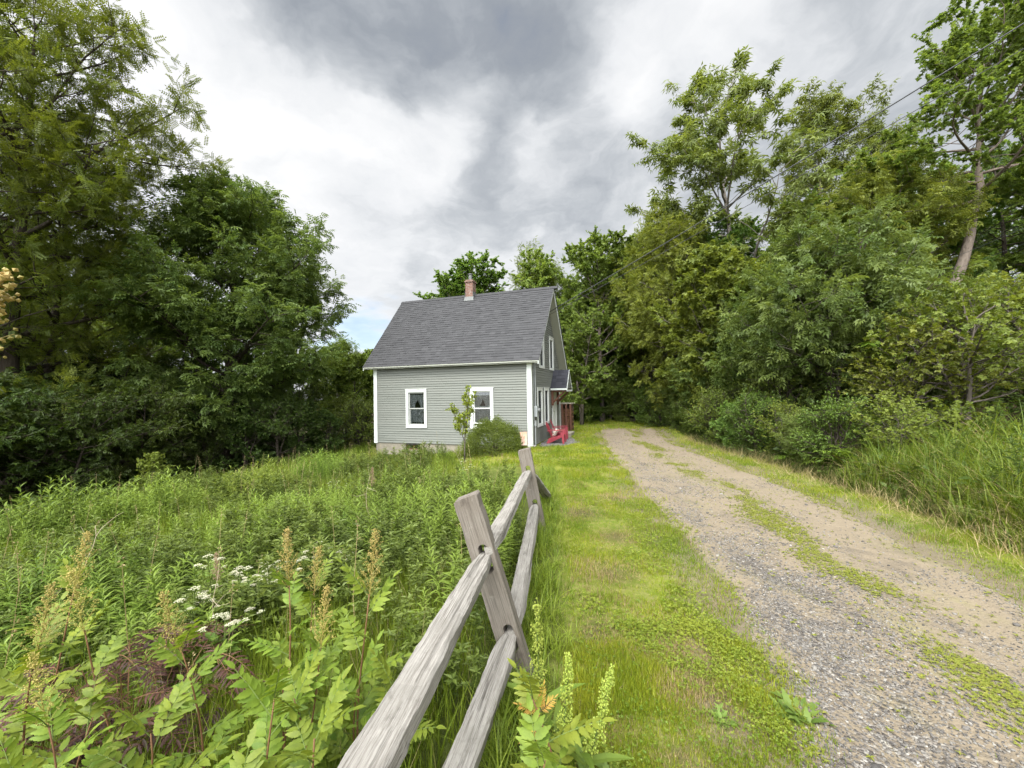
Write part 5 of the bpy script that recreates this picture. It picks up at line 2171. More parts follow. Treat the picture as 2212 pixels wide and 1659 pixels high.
# ------------------------------------------------------------------ meadow
def meadow_w(x, y):
    edge = np.interp(y, [-5, 7, 9, 13, 17, 20, 30], [8.8, 8.8, 8.9, 8.2, 7.4, 6.8, 6.4])
    w = sstep(-.4, .5, x + edge) * sstep(-.16, -.46, x - fence_x(y) - .10 * vnoise(x, y, .5, 6) + .1 * sstep(5, 6, y))
    w = w * np.where(y > 7.0, sstep(.2, -.8, x + 1.2 + .14 * (y - 9) + .8 * (fbm(x, y, 1.5, 3) - .5)), 1)
    c, s_ = math.cos(HRZ), math.sin(HRZ)
    dx, dy = x - HOUSE[0], y - HOUSE[1]
    hs, ht = c * dx + s_ * dy, -s_ * dx + c * dy
    w = w * np.where(hs > -7.4, sstep(-3.0, -4.2, ht + .6 * (fbm(x, y, 1.1, 13) - .5)), 1) * sstep(19.5, 18, y)
    return w


def open_patch(x, y):
    """grassier gaps between the tall weed clumps"""
    f = fbm(x, y, 2.3, 61)
    return np.maximum(sstep(.60, .50, f), .8 * sstep(.40, .30, fbm(x, y, .7, 68)) + .9 * np.exp(-((x + 3.2) / 1.7) ** 2 - ((y - 4.4 - .1 * x) / .6) ** 2) + .8 * np.exp(-((x + 2.2) / 1.5) ** 2 - ((y - 6.6) / .7) ** 2)).clip(0, 1)


def stem_template(seed, nleaf=34, h=1.0):
    r = np.random.default_rng(seed)
    lv = Leaves()
    i = np.arange(nleaf)
    t = .18 + .80 * (i / nleaf)
    a = i * 2.4 + r.normal(0, .2, nleaf)
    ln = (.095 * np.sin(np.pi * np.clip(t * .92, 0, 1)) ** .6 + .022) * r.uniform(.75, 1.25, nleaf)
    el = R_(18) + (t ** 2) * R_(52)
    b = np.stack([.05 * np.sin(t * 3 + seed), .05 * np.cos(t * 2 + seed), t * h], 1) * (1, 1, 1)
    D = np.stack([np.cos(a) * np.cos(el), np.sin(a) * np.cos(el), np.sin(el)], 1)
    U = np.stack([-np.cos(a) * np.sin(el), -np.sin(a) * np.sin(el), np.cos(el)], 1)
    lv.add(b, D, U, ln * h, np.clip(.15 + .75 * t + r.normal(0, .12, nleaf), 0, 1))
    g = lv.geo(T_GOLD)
    tt = np.linspace(0, 1, 5)
    g.tube(np.stack([.05 * np.sin(tt * 3 + seed) * (tt > 0), .05 * np.cos(tt * 2 + seed) * (tt > 0), tt * h], 1), np.linspace(.006, .002, 5), 3, .35, False)
    return np.concatenate(g.V), [np.concatenate(f) for f in g.F.values()], np.concatenate(g.T)


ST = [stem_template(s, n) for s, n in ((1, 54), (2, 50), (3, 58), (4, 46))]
ST_LOW = [stem_template(s, n) for s, n in ((5, 26), (6, 24), (7, 28))]


def aster_template(seed):
    r = np.random.default_rng(seed)
    lv = Leaves()
    g = G()
    br = [(np.zeros(3), np.array([0, 0, 1.0]), 1.0)]
    for k in range(7):
        a = k * 2.4 + seed
        f = .3 + .09 * k
        br.append((np.array([0, 0, f]), unit([math.cos(a) * .7, math.sin(a) * .7, 1]), .42 * (1.1 - f)))
    for b, d, L in br:
        g.tube([b, b + d * L], [.004, .0015], 3, .3, False)
        n = int(10 + 26 * L)
        t = .15 + .85 * np.arange(n) / n
        a = np.arange(n) * 2.4
        e = R_(25) + r.normal(0, .2, n)
        lv.add(b + d * L * t[:, None], np.stack([np.cos(a) * np.cos(e), np.sin(a) * np.cos(e), np.sin(e)], 1), np.array([0, 0, 1.0]) + r.normal(0, .3, (n, 3)), r.uniform(.045, .085, n), np.clip(.2 + .6 * (b + d * L * t[:, None])[:, 2] + r.normal(0, .15, n), 0, 1))
    lv.geo(T_multi([kite(0, 1, .36, 0, 0, .2)]), g)
    return np.concatenate(g.V), [np.concatenate(f) for f in g.F.values()], np.concatenate(g.T)


def merge_stems(x, y, z, h, tmpl, tint_shift, r=rng):
    g = G()
    which = r.integers(0, len(tmpl), len(x))
    for k, (V, Fs, T) in enumerate(tmpl):
        s = which == k
        n = int(s.sum())
        if not n:
            continue
        a = r.random(n) * 6.283
        tilt = r.normal(0, .09, (n, 2))
        c, si = np.cos(a)[:, None], np.sin(a)[:, None]
        hh = h[s][:, None]
        wv = np.sqrt(hh) * 1.0
        X = (V[None, :, 0] * c - V[None, :, 1] * si) * wv
        Y = (V[None, :, 0] * si + V[None, :, 1] * c) * wv
        Z = V[None, :, 2] * hh
        X = X + tilt[:, :1] * Z
        Y = Y + tilt[:, 1:] * Z
        P = np.stack([X + x[s][:, None], Y + y[s][:, None], Z + z[s][:, None]], -1).reshape(-1, 3)
        m = len(V)
        tt = np.clip(T[None] + tint_shift[s][:, None], 0, 1).ravel()
        g.add(P, [(f[None] + (np.arange(n) * m)[:, None, None]).reshape(-1, f.shape[1]) for f in Fs], tt)
    return g


def build_meadow():
    # goldenrod stems
    n = 21000
    x, y = scatter(n, -10.5, 1.1, 1.7, 19, 1.15)
    op = open_patch(x, y)
    k = rng.random(n) < meadow_w(x, y) * (1 - .88 * op) * sstep(1.5, 2.6, y + .18 * x)
    x, y = x[k], y[k]
    print('stems', len(x))
    hf = fbm(x, y, 1.7, 63)
    h = (.24 + .72 * hf ** 1.5) * rng.uniform(.55, 1.2, len(x)) * (.75 + .5 * fbm(x, y, .45, 69)) * (1 + .25 * sstep(4, 10, -x)) * (1 + .25 * sstep(-1.6, -.5, x - fence_x(y)) * sstep(2.0, 2.8, y) * sstep(7, 5, y)) * (1 - .25 * sstep(4, 8, -x)) * (1 - .55 * sstep(6.5, 10, y) * sstep(-8.5, -6, x)) * .90
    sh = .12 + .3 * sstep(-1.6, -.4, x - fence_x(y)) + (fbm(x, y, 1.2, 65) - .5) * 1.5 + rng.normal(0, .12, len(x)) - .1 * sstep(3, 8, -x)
    z = ground_z(x, y)
    nr = y < 8
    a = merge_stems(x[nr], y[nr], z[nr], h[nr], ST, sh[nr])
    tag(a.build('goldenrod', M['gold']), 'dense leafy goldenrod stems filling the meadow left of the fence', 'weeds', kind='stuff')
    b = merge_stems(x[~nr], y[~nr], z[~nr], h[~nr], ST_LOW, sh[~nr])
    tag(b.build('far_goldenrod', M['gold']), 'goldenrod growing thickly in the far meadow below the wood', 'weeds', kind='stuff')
    # a second, darker and finer-leaved weed in drifts
    n = 5200
    x, y = scatter(n, -10, 1.0, 1.9, 16, 1.1)
    k = rng.random(n) < meadow_w(x, y) * sstep(.46, .58, fbm(x, y, 1.1, 81))
    x, y = x[k], y[k]
    h = (.3 + .5 * fbm(x, y, .9, 82)) * rng.uniform(.6, 1.25, len(x))
    AS = [aster_template(s_) for s_ in (11, 12, 13)]
    a = merge_stems(x, y, ground_z(x, y), h, AS, (fbm(x, y, .8, 83) - .5) * .8)
    tag(a.build('aster_weeds', M['aster']), 'darker fine-leaved weeds drifting through the meadow goldenrod', 'weeds', kind='stuff')
    # dead brown stalks with seed tufts left from last year
    n = 420
    x, y = scatter(n, -9, .6, 1.8, 14)
    k = rng.random(n) < meadow_w(x, y) * .8
    x, y = x[k], y[k]
    g = G()
    for xx, yy in zip(x, y):
        hh = rng.uniform(.45, .95)
        d_ = np.array([rng.normal(0, .14), rng.normal(0, .14), 1])
        b_ = np.array([xx, yy, gz(xx, yy)])
        mid = b_ + d_ * hh * .5 + rng.normal(0, .02, 3)
        g.tube([b_, mid, b_ + d_ * hh], [.0028, .0022, .0012], 3, rng.random(), False)
        lv_ = Leaves()
        q_ = 14
        P_ = b_ + d_ * hh * rng.uniform(.86, 1.03, (q_, 1)) + rng.normal(0, .012, (q_, 3))
        lv_.add(P_, rvec(q_), rvec(q_), rng.uniform(.008, .02, q_), rng.random(q_))
        lv_.geo(T_KITE, g)
    tag(g.build('dead_stalks', M['grass_dry']), 'dead tan stalks of last year standing among the meadow weeds', 'stalks', kind='stuff')
    # tall meadow grass
    g = G()
    for n, y0, y1, hh, ww in ((90000, 1.0, 5, .30, .0045), (110000, 5, 19, .36, .008)):
        x, y = scatter(n, -12, 1.2, y0, y1)
        op = open_patch(x, y)
        k = rng.random(n) < meadow_w(x, y) * (.25 + .75 * op)
        x, y = x[k], y[k]
        m = len(x)
        h = hh * rng.uniform(.45, 1.3, m) * (.75 + .5 * fbm(x, y, .8, 66))
        v, f, t = blades(m, x, y, h, ww * rng.uniform(.7, 1.5, m), .75, np.clip(rng.normal(.4, .2, m) + .55 * (fbm(x, y, 1.4, 67) - .5) + .25 * open_patch(x, y), 0, 1))
        g.add(v, f, t)
    # a shaggy fringe of tufts along the fence
    nt_ = 330
    y = 1.0 + 8 * rng.random(nt_)
    x = fence_x(y) + np.abs(rng.normal(0, .17, nt_)) - .06
    per = 22
    m = nt_ * per
    th = rng.uniform(.10, .30, nt_) * np.exp(-np.clip(x - fence_x(y), 0, 1) * 1.8)
    tc = np.clip(rng.normal(.6, .3, nt_), 0, 1)
    X = np.repeat(x, per) + rng.normal(0, .05, m)
    Y = np.repeat(y, per) + rng.normal(0, .06, m)
    v, f, t = arching_blades(np.stack([X, Y, ground_z(X, Y) - .01], 1), rng.random(m) * 6.283, rng.uniform(.1, 1.1, m), np.repeat(th, per) * rng.uniform(.5, 1.3, m), rng.uniform(.003, .007, m), np.clip(np.repeat(tc, per) + rng.normal(0, .15, m), 0, 1), 4)
    g.add(v, f, t)
    tag(g.build('meadow_grass', M['meadow']), 'long loose meadow grass between the weed clumps and along the fence', 'grass', kind='stuff')
    # fallen straw in the open patches
    g = G()
    n = 16000
    x, y = scatter(n, -11, .8, 1.2, 15)
    k = rng.random(n) < meadow_w(x, y) * open_patch(x, y)
    x, y = x[k], y[k]
    m = len(x)
    v, f, t = blades(m, x, y, rng.uniform(.15, .5, m), rng.uniform(.002, .005, m), 1.6, rng.random(m))
    g.add(v, f, t)
    tag(g.build('straw', M['grass_dry']), 'thin dry straw stalks standing in the meadow gaps', 'straw', kind='stuff')


build_meadow()


# ------------------------------------------------------------------ single plants
def pinnate(LV, rach, base, d, up, L, npair, ll, r, tint, droop=.35, ang=68):
    """one compound leaf: a drooping rachis with paired leaflets"""
    d = unit(d)
    pts = [np.asarray(base, float)]
    n = 8
    dd = d.copy()
    for k in range(n):
        dd = unit(dd + np.array([0, 0, -droop / n]) + r.normal(0, .02, 3))
        pts.append(pts[-1] + dd * L / n)
    pts = np.array(pts)
    rach.tube(pts, np.linspace(.0028, .0012, n + 1) * (L / .3) ** .5, 4, .5, False)
    for i in range(npair):
        t = .22 + .74 * i / npair
        x = t * n
        k = min(int(x), n - 1)
        p = pts[k] + (pts[k + 1] - pts[k]) * (x - k)
        ax = unit(pts[k + 1] - pts[k])
        sd = unit(np.cross(ax, up))
        nu = np.cross(sd, ax)
        s = ll * (math.sin(math.pi * (.25 + .62 * t)) ** .7) * r.uniform(.88, 1.1)
        for sg in (-1, 1):
            a = R_(ang - 22 * t) + r.normal(0, .10)
            dl = ax * math.cos(a) + sd * sg * math.sin(a) + nu * r.normal(.02, .14)
            LV.add(p, dl, nu + sd * sg * r.normal(0, .22) + r.normal(0, .1, 3), s, np.clip(tint + r.normal(0, .2), 0, 1))
    LV.add(pts[-1], dd, np.cross(unit(np.cross(dd, up)), dd), ll * .85, np.clip(tint + .1, 0, 1))


def plume(g, base, d, L, wid, n, bead, r, t0=.5, side=9):
    """tapering flower or seed head of small beads on side branches"""
    d = unit(d)
    g.tube([np.asarray(base), np.asarray(base) + d * L], [.0022, .0008], 4, .3, False)
    a = unit(np.cross(d, (0.3, .9, .1)))
    b = np.cross(d, a)
    lv = Leaves()
    nb = side * 3
    per = max(3, n // nb)
    for i in range(nb):
        t = (i + .5) / nb
        az = i * 2.4
        out = unit(a * math.cos(az) + b * math.sin(az) + d * 1.1)
        Lb = wid * (1 - t) ** .8 * r.uniform(.7, 1.2) + .01
        p0 = np.asarray(base) + d * L * t
        g.tube([p0, p0 + out * Lb], [.0012, .0006], 3, .3, False)
        u = r.random(per) ** .7
        P = p0 + out * (Lb * u)[:, None] + r.normal(0, bead * .9, (per, 3))
        lv.add(P, rvec(per, r), rvec(per, r), bead * r.uniform(.6, 1.4, per), np.clip(t0 + .35 * (t - .5) + r.normal(0, .22, per), 0, 1))
    lv.geo(T_BEAD, g)
    return g


def make_shoot(seed, h, nleaf, has_plume, ll=.085, Lr=.30, tilt=(0, 0), tm=.55, pairs=7):
    r = np.random.default_rng(seed)
    root = bpy.data.objects.new('spirea_shoot', None)
    COL.objects.link(root)
    t = np.linspace(0, 1, 9)
    sp = np.stack([tilt[0] * t ** 1.5 * h + .012 * np.sin(5 * t + seed), tilt[1] * t ** 1.5 * h + .012 * np.cos(4 * t), t * h], 1)
    st = G().tube(sp, np.linspace(.0055, .0025, 9), 6)
    LV = Leaves()
    rach = G()
    for i in range(nleaf):
        f = .22 + .76 * i / max(1, nleaf - 1)
        p = np.array([np.interp(f, t, sp[:, c]) for c in range(3)])
        az = i * 2.4 + seed
        e = R_(15 + 50 * f ** 2)
        d = np.array([math.cos(az) * math.cos(e), math.sin(az) * math.cos(e), math.sin(e)])
        pinnate(LV, rach, p, d, np.array([0, 0, 1.0]), Lr * (1.05 - .35 * f) * r.uniform(.85, 1.1), pairs, ll * (1.05 - .25 * f), r, tm + .25 * (f - .5))
    st.build('stem', M['stem_red'], root, True)
    lg = LV.geo(T_LEAFLET)
    lo = lg.build('leaves', M['spirea'], root, True)
    rach.build('leaf_stalks', M['stem_green'], root)
    if has_plume:
        g = G()
        top = sp[-1]
        plume(g, top - (0, 0, .02), unit(sp[-1] - sp[-2]), .28, .082, 480, .0055, r, .4, 12)
        g.build('flower_plume', M['plume'], root)
    return root


SH = [make_shoot(101, .60, 9, False, .072, .27), make_shoot(102, .66, 10, False, .076, .29, (.12, .05)), make_shoot(103, .80, 9, True, .07, .25, (.05, .1)), make_shoot(104, .50, 9, False, .08, .28, (-.1, 0)), make_shoot(105, .88, 8, True, .066, .23, (.14, .02))]
_su = set()


def put(src, x, y, s, rz, label, group=None, cat='plant', dz=0.0, tilt=None, sz=None):
    if src.name not in _su:
        _su.add(src.name)
        o = src
        o.location = (x, y, gz(x, y) + dz)
        o.rotation_euler = (0, 0, rz)
        o.scale = (s, s, sz or s)
    else:
        o = copy_tree(src, (x, y, gz(x, y) + dz), rz, (s, s, sz or s))
    for k in ('group',):
        if k in o:
            del o[k]
    if tilt:
        o.rotation_euler = (tilt[0], tilt[1], rz)
    tag(o, label, cat, group)
    return o


GS = 'pinnate-leaved spirea shoots in the left foreground'
sl_plain = 'bright green feather-leaved spirea shoot low in the left foreground thicket'
for i, (k, x, y, s, rz) in enumerate([
        (0, -.62, 1.22, 1.0, 0), (1, -.86, 1.30, .95, 1.2), (3, -1.02, 1.05, 1.1, 2.0), (0, -1.25, 1.32, .95, 3.1), (3, -.78, .98, 1.0, 4.0), (1, -1.45, 1.18, .9, 5.0), (3, -1.22, .92, .95, .6),
        (0, -.50, 1.55, .85, 2.2), (3, -.70, 1.62, .9, 3.3), (1, -1.62, 1.40, .85, .3), (0, -1.80, 1.15, .9, 4.4), (3, -.95, 1.55, .85, 5.5), (0, -1.05, 1.75, .8, 1.5), (3, -1.5, .98, .95, 2.7), (0, -.42, 1.18, .75, 5.2), (3, -.55, .88, .85, 1.0), (3, -2.0, 1.35, .9, 3.6), (1, -.72, 1.40, .9, 2.9)]):
    put(SH[k], x, y, s, rz, sl_plain, GS)
for i, (k, x, y, s, rz, w) in enumerate([
        (2, -.66, 1.62, 1.0, .4, 'nearest the fence rail'), (4, -.98, 1.66, .95, 1.9, 'third from the fence rail'), (2, -1.25, 1.58, .92, 3.0, 'in the middle of the thicket'), (4, -1.62, 1.62, .95, 4.1, 'left of the purple bush middle'),
        (2, -1.95, 1.52, .98, 5.3, 'at the left edge in front of the purple bush'), (4, -.80, 1.40, .82, .9, 'second from the fence rail'), (2, -1.42, 1.25, .86, 2.2, 'low in the bottom left'), (4, -2.25, 1.85, 1.0, .2, 'farthest left'), (2, -1.1, 2.05, .9, 4.7, 'behind the purple bush, to its right')]):
    put(SH[k], x, y, s, rz, 'spirea stem with a tan plume, ' + w, GS)
# the shoot close to the lens at the left edge, its plume at eye height
tall = make_shoot(111, 1.62, 4, False, .08, .22, (.0, .0))
_pg = G()
_pb = np.array([.0, 0, 1.655])
_pg.tube([_pb - (0, 0, .06), _pb + (.02, 0, .02)], [.003, .0022], 5, .3)
plume(_pg, _pb, (.46, .02, 1), .15, .05, 420, .0062, np.random.default_rng(4), .45, 7)
_pg.build('flower_plume', M['plume'], tall)
put(tall, -.675, .455, 1.0, 0, 'tall spirea stem at the left edge with its budding plume at eye height')
# sprouts at the fence
put(make_shoot(121, .42, 7, False, .085, .26, (.1, -.1), .7, 6), .02, 1.30, 1.0, .8, 'leafy spirea sprout in front of the lower fence rail')
put(make_shoot(122, .46, 6, False, .075, .27, (.25, 0), .8, 6), .16, 1.45, 1.0, 2.6, 'leafy spirea sprout leaning right, just past the lower rail end')


# orange new fern-like tip on a thin stem
def make_tip():
    r = np.random.default_rng(5)
    root = empty('new_growth_shoot')
    st = G().tube([(0, 0, 0), (.01, 0, .25), (0, .01, .5)], [.004, .003, .002], 5)
    st.build('stem', M['stem_red'], root)
    LV, rc = Leaves(), G()
    for a, e, L in ((.3, 75, .16), (0, 35, .13), (3.0, 30, .14), (1.5, 10, .13), (3.8, 5, .12)):
        d = np.array([math.cos(a) * math.cos(R_(e)), math.sin(a) * math.cos(R_(e)) * .6, math.sin(R_(e))])
        pinnate(LV, rc, (0, .01, .5 if e > 20 else .40), d, np.array([0, -.6, .8]), L, 9, .042, r, .5, .1, 60)
    LV.geo(T_NARROW).build('leaves', leaf_mat('orange_new_leaf', (.33, .30, .05), (.42, .26, .07), .4), root)
    rc.build('leaf_stalks', M['stem_red'], root)
    return root


put(make_tip(), .085, 1.6, .66, .2, 'thin shoot with orange feathery new leaves in front of the fence post')


# dock seed spikes
def make_dock(seed, h, tilt):
    r = np.random.default_rng(seed)
    root = empty('dock_plant')
    t = np.linspace(0, 1, 7)
    sp = np.stack([tilt[0] * t * h, tilt[1] * t * h, t * h], 1)
    G().tube(sp, np.linspace(.005, .002, 7), 6).build('stem', M['stem_green'], root)
    g = G()
    d = unit(sp[-1] - sp[-2])
    lv = Leaves()
    for k in range(16):
        f = .34 + .66 * k / 15
        p = np.array([np.interp(f, t, sp[:, c]) for c in range(3)])
        n = int(r.integers(14, 62))
        p = p + r.normal(0, .006, 3)
        wid = (.038 * (1 - .75 * (f - .34) / .66) + .006) * r.uniform(.6, 1.15)
        a = r.random(n) * 6.283
        rr = wid * r.random(n) ** .5
        P = p + np.stack([np.cos(a) * rr, np.sin(a) * rr, r.normal(0, .013, n)], 1)
        lv.add(P, rvec(n, r), rvec(n, r), r.uniform(.007, .013, n), np.clip(r.normal(.55, .25, n), 0, 1))
    lv.geo(T_BEAD, g)
    g.build('seed_spike', M['dock'], root)
    lv = Leaves()
    for k in range(7):
        a = k * 2.4 + seed
        e = R_(r.uniform(15, 55))
        f = .03 + .05 * k
        lv.add([0, 0, f * h], [math.cos(a) * math.cos(e), math.sin(a) * math.cos(e), math.sin(e)], [-math.cos(a) * math.sin(e), -math.sin(a) * math.sin(e), math.cos(e)], r.uniform(.16, .25), r.uniform(.2, .6))
    lv.geo(T_NARROW).build('leaves', M['gold'], root)
    return root


dk = [make_dock(1, .62, (-.02, .08)), make_dock(2, .52, (.12, 0)), make_dock(3, .50, (.28, .02))]
put(dk[0], .11, 1.85, 1.0, 0, 'tall pale green dock spike right against the leaning fence post')
put(dk[1], .17, 1.68, .95, 0, 'middle pale green dock spike just right of the fence post')
put(dk[2], .26, 1.62, .95, 0, 'pale green dock spike leaning over the lawn')


# low leafy weed clumps on the lawn edge
def make_rosette(seed, n, L, up=(12, 60)):
    r = np.random.default_rng(seed)
    root = empty('broad_leaf_weed')
    lv = Leaves()
    g = G()
    for k in range(n):
        a = k * 2.4 + seed
        e = R_(r.uniform(*up))
        o = np.array([r.normal(0, .06), r.normal(0, .06), .005])
        d = np.array([math.cos(a) * math.cos(e), math.sin(a) * math.cos(e), math.sin(e)])
        ll = L * r.uniform(.6, 1.15)
        lv.add(o + d * ll * .25, d, [-math.cos(a) * math.sin(e), -math.sin(a) * math.sin(e), math.cos(e)], ll, r.uniform(.1, .9))
        g.tube([o, o + d * ll * .28], [.003, .002], 4, .4, False)
    lv.geo(leaf_detail(8, .45, .05, .15, .5)).build('leaves', M['maple'], root, True)
    g.build('leaf_stalks', M['stem_green'], root)
    return root


wd = make_rosette(7, 60, .075, (5, 65))
q = at(1712, 1518, 2.05)
put(wd, q[0], 2.02, 1.0, 0, 'dark broad-leaved weed clump on the lawn at the edge of the gravel')
for (px, py, D, s, lab) in [(1560, 1500, 1.95, .45, 'small broad-leaved weed in the middle of the near lawn'), (1800, 1590, 1.72, .55, 'broad-leaved weed in the bottom lawn corner by the gravel'), (1320, 1600, 1.62, .8, 'broad-leaved weed low beside the dock spikes'), (1180, 1560, 1.5, .9, 'broad-leaved weed at the foot of the lower rail')]:
    q = at(px, py, D)
    put(wd, q[0], D, s, px * .1, lab)


# purple shrub
def make_purple():
    r = np.random.default_rng(9)
    root = empty('purple_shrub')
    LV, rc, st = Leaves(), G(), G()
    for i in range(34):
        a = r.random() * 6.283
        R0 = r.random() ** .5 * .42
        h = r.uniform(.22, .58) * (1 - .35 * R0)
        p = np.array([math.cos(a) * R0 * 1.35, math.sin(a) * R0, h])
        st.tube([(p[0] * .25, p[1] * .25, 0), (p[0] * .7, p[1] * .7, h * .6), p], [.005, .004, .002], 4)
        for k in range(4):
            aa = a + r.normal(0, 1.1)
            e = R_(r.uniform(0, 40))
            pinnate(LV, rc, p - (0, 0, .04 * k), [math.cos(aa) * math.cos(e), math.sin(aa) * math.cos(e), math.sin(e)], np.array([0, 0, 1.]), r.uniform(.16, .26), 6, .075, r, r.uniform(0, 1), .6)
    st.build('stems', M['stem_red'], root)
    LV.geo(T_NARROW).build('leaves', M['purple'], root)
    rc.build('leaf_stalks', M['stem_red'], root)
    return root


put(make_purple(), -2.0, 2.0, .88, 0, 'dark purple feathery shrub in the left foreground among the spirea', None, 'shrub')


# white umbels
def make_umbel(seed):
    r = np.random.default_rng(seed)
    root = empty('white_umbel_plant')
    h = .62
    st = G().tube([(0, 0, 0), (.02, 0, .3), (0, .01, h)], [.004, .003, .002], 5)
    heads = [(0, 0.01, h, .030), (.08, .03, h - .05, .024), (-.06, .06, h - .07, .022)]
    fl = Leaves()
    for hx, hy, hz, hr in heads:
        fl = Leaves()
        st.tube([(0, 0, h * .6), (hx * .6, hy * .6, hz * .85), (hx, hy, hz - .04)], [.002, .002, .0015], 4, .4, False)
        for k in range(15):
            rr = hr * math.sqrt((k + .5) / 15)
            a = k * 2.4
            c = np.array([hx + rr * math.cos(a), hy + rr * math.sin(a), hz - .25 * rr * rr / hr + r.normal(0, .003)])
            st.tube([(hx, hy, hz - .04), c], [.0009, .0007], 3, .4, False)
            n = 9
            aa = r.random(n) * 6.28
            fl.add(c + np.stack([np.cos(aa), np.sin(aa), np.zeros(n)], 1) * (.006 * r.random((n, 1)) + .002), np.stack([np.cos(aa), np.sin(aa), r.normal(0, .2, n)], 1), np.array([0, 0, 1.]) + r.normal(0, .2, (n, 3)), .0054, r.random(n))
        fl.geo(T_multi([kite(-.3, 1.2, .9)])).build('flower_head', M['white_petal'], root)
    st.build('stem', M['stem_green'], root)
    lv = Leaves()
    for k in range(12):
        a = k * 2.4
        e = R_(r.uniform(5, 40))
        lv.add([0, 0, .12 + .03 * k], [math.cos(a) * math.cos(e), math.sin(a) * math.cos(e), math.sin(e)], [0, 0, 1], r.uniform(.09, .16), r.uniform(.0, .5))
    lv.geo(T_LEAFLET).build('leaves', M['gold'], root)
    return root


ub = make_umbel(3)
r = np.random.default_rng(77)
GU2 = 'white umbel flowers in the meadow'
n_u = 0
for (cx, cy, D, n, sx_, sy_) in [(555, 1225, 3.0, 13, 80, 34), (430, 1285, 2.7, 10, 60, 30), (700, 1190, 3.3, 8, 60, 20), (490, 1325, 2.45, 5, 60, 16), (1085, 1112, 4.2, 4, 30, 14), (860, 1108, 5.2, 4, 60, 20), (1010, 1000, 8.0, 3, 20, 8), (740, 1045, 7.0, 6, 60, 18)]:
    for k in range(n):
        px, py = cx + r.normal(0, sx_ * .6), cy + r.normal(0, sy_ * .6)
        d = D * r.uniform(.92, 1.1)
        q = at(px, py, d)
        gh = gz(q[0], d)
        s = np.clip((q[2] - gh) / .62, .45, 1.45)
        lab = 'flat white umbel flower in the meadow ' + ('beyond the near spirea plumes' if D < 3.6 else 'beside the far side of the fence' if cx > 900 and D < 6 else 'in the far meadow towards the cottage')
        put(ub, q[0], d, float(np.sqrt(s)), r.random() * 6, lab, GU2, 'flower', 0, None, float(s))


# dead twigs and dry stalks
def make_dead(seed, h):
    r = np.random.default_rng(seed)
    root = empty('dry_stalk')
    g = G()
    P = [np.zeros(3)]
    d = np.array([r.normal(0, .1), r.normal(0, .1), 1.0])
    for k in range(10):
        d = unit(d + r.normal(0, .16, 3) + (0, 0, .15))
        P.append(P[-1] + d * h / 10)
    g.tube(P, np.linspace(.006, .0018, 11), 5)
    for k in range(7):
        b = P[3 + k]
        e = unit(r.normal(0, 1, 3) + (0, 0, .3))
        q = [b]
        for m in range(4):
            e = unit(e + r.normal(0, .3, 3))
            q.append(q[-1] + e * h * .07)
        g.tube(q, np.linspace(.0025, .001, 5), 4)
    g.build('stalk', M['stem_dry'], root)
    return root


d1, d2 = make_dead(4, .9), make_dead(6, 1.0)
q = at(140, 1330, 3.1)
put(d1, q[0], 3.1, 1.0, 0, 'bare grey twisted dead stalk at the left of the meadow', None, 'stalk')
q = at(805, 1200, 5.0)
o = put(d2, q[0], 5.0, .85, 1, 'tall dry stalk with a brown seed head standing in mid meadow', None, 'stalk')
g = plume(G(), (0, 0, .80), (0.05, 0, 1), .28, .07, 260, .008, np.random.default_rng(2), .9, 8)
g.build('seed_head', simple_mat('brown_seed', (.26, .17, .11), .9), o)
q = at(985, 1300, 2.0)
put(d1, at(1003, 1010, 8.2)[0], 8.2, .8, 2, 'thin pale dry stalk before the young fruit tree', None, 'stalk')
put(d2, at(470, 1300, 2.6)[0], 2.6, .7, 3, 'leaning dry stalk behind the purple shrub', None, 'stalk')


# goldenrod clumps near the house
def make_clump(seed, n, rad, h):
    r = np.random.default_rng(seed)
    root = empty('goldenrod_clump')
    a = r.random(n) * 6.283
    rr = rad * r.random(n) ** .5
    x, y = np.cos(a) * rr, np.sin(a) * rr
    hh = h * (1 - .5 * (rr / rad) ** 2) * r.uniform(.8, 1.1, n)
    g = merge_stems(x, y, np.zeros(n) - .03, hh, ST_LOW, r.normal(0.05, .15, n), r)
    g.build('leaves', M['gold'], root)
    return root


cl = make_clump(3, 150, .62, .95)
for (px, D, s, sz, rz, lab) in [(806, 11.0, .60, .80, 0, 'bushy goldenrod clump before the left half of the cottage front'), (950, 11.0, .62, .62, 2, 'bushy yellow green goldenrod clump below the right front window'), (992, 12.4, .35, .5, 1, 'small goldenrod clump beside the trunk of the young fruit tree'),
                                (760, 12.2, .8, .75, 3, 'goldenrod clump left of the cottage corner, nearest the wood'), (560, 7.2, 1.2, 1.05, 4, 'rounded dark goldenrod mound in mid meadow'), (330, 6.4, 1.2, 1.1, 5, 'rounded goldenrod mound in the left meadow'), (140, 6.0, 1.3, 1.15, .5, 'rounded goldenrod mound at the left end of the meadow'),
                                (690, 9.5, 1.1, 1.0, 2.4, 'goldenrod mound midway to the wood edge')]:
    put(cl, (px - PW / 2) / FPX * D, D, s, rz, lab, None, 'plant', 0, None, sz)


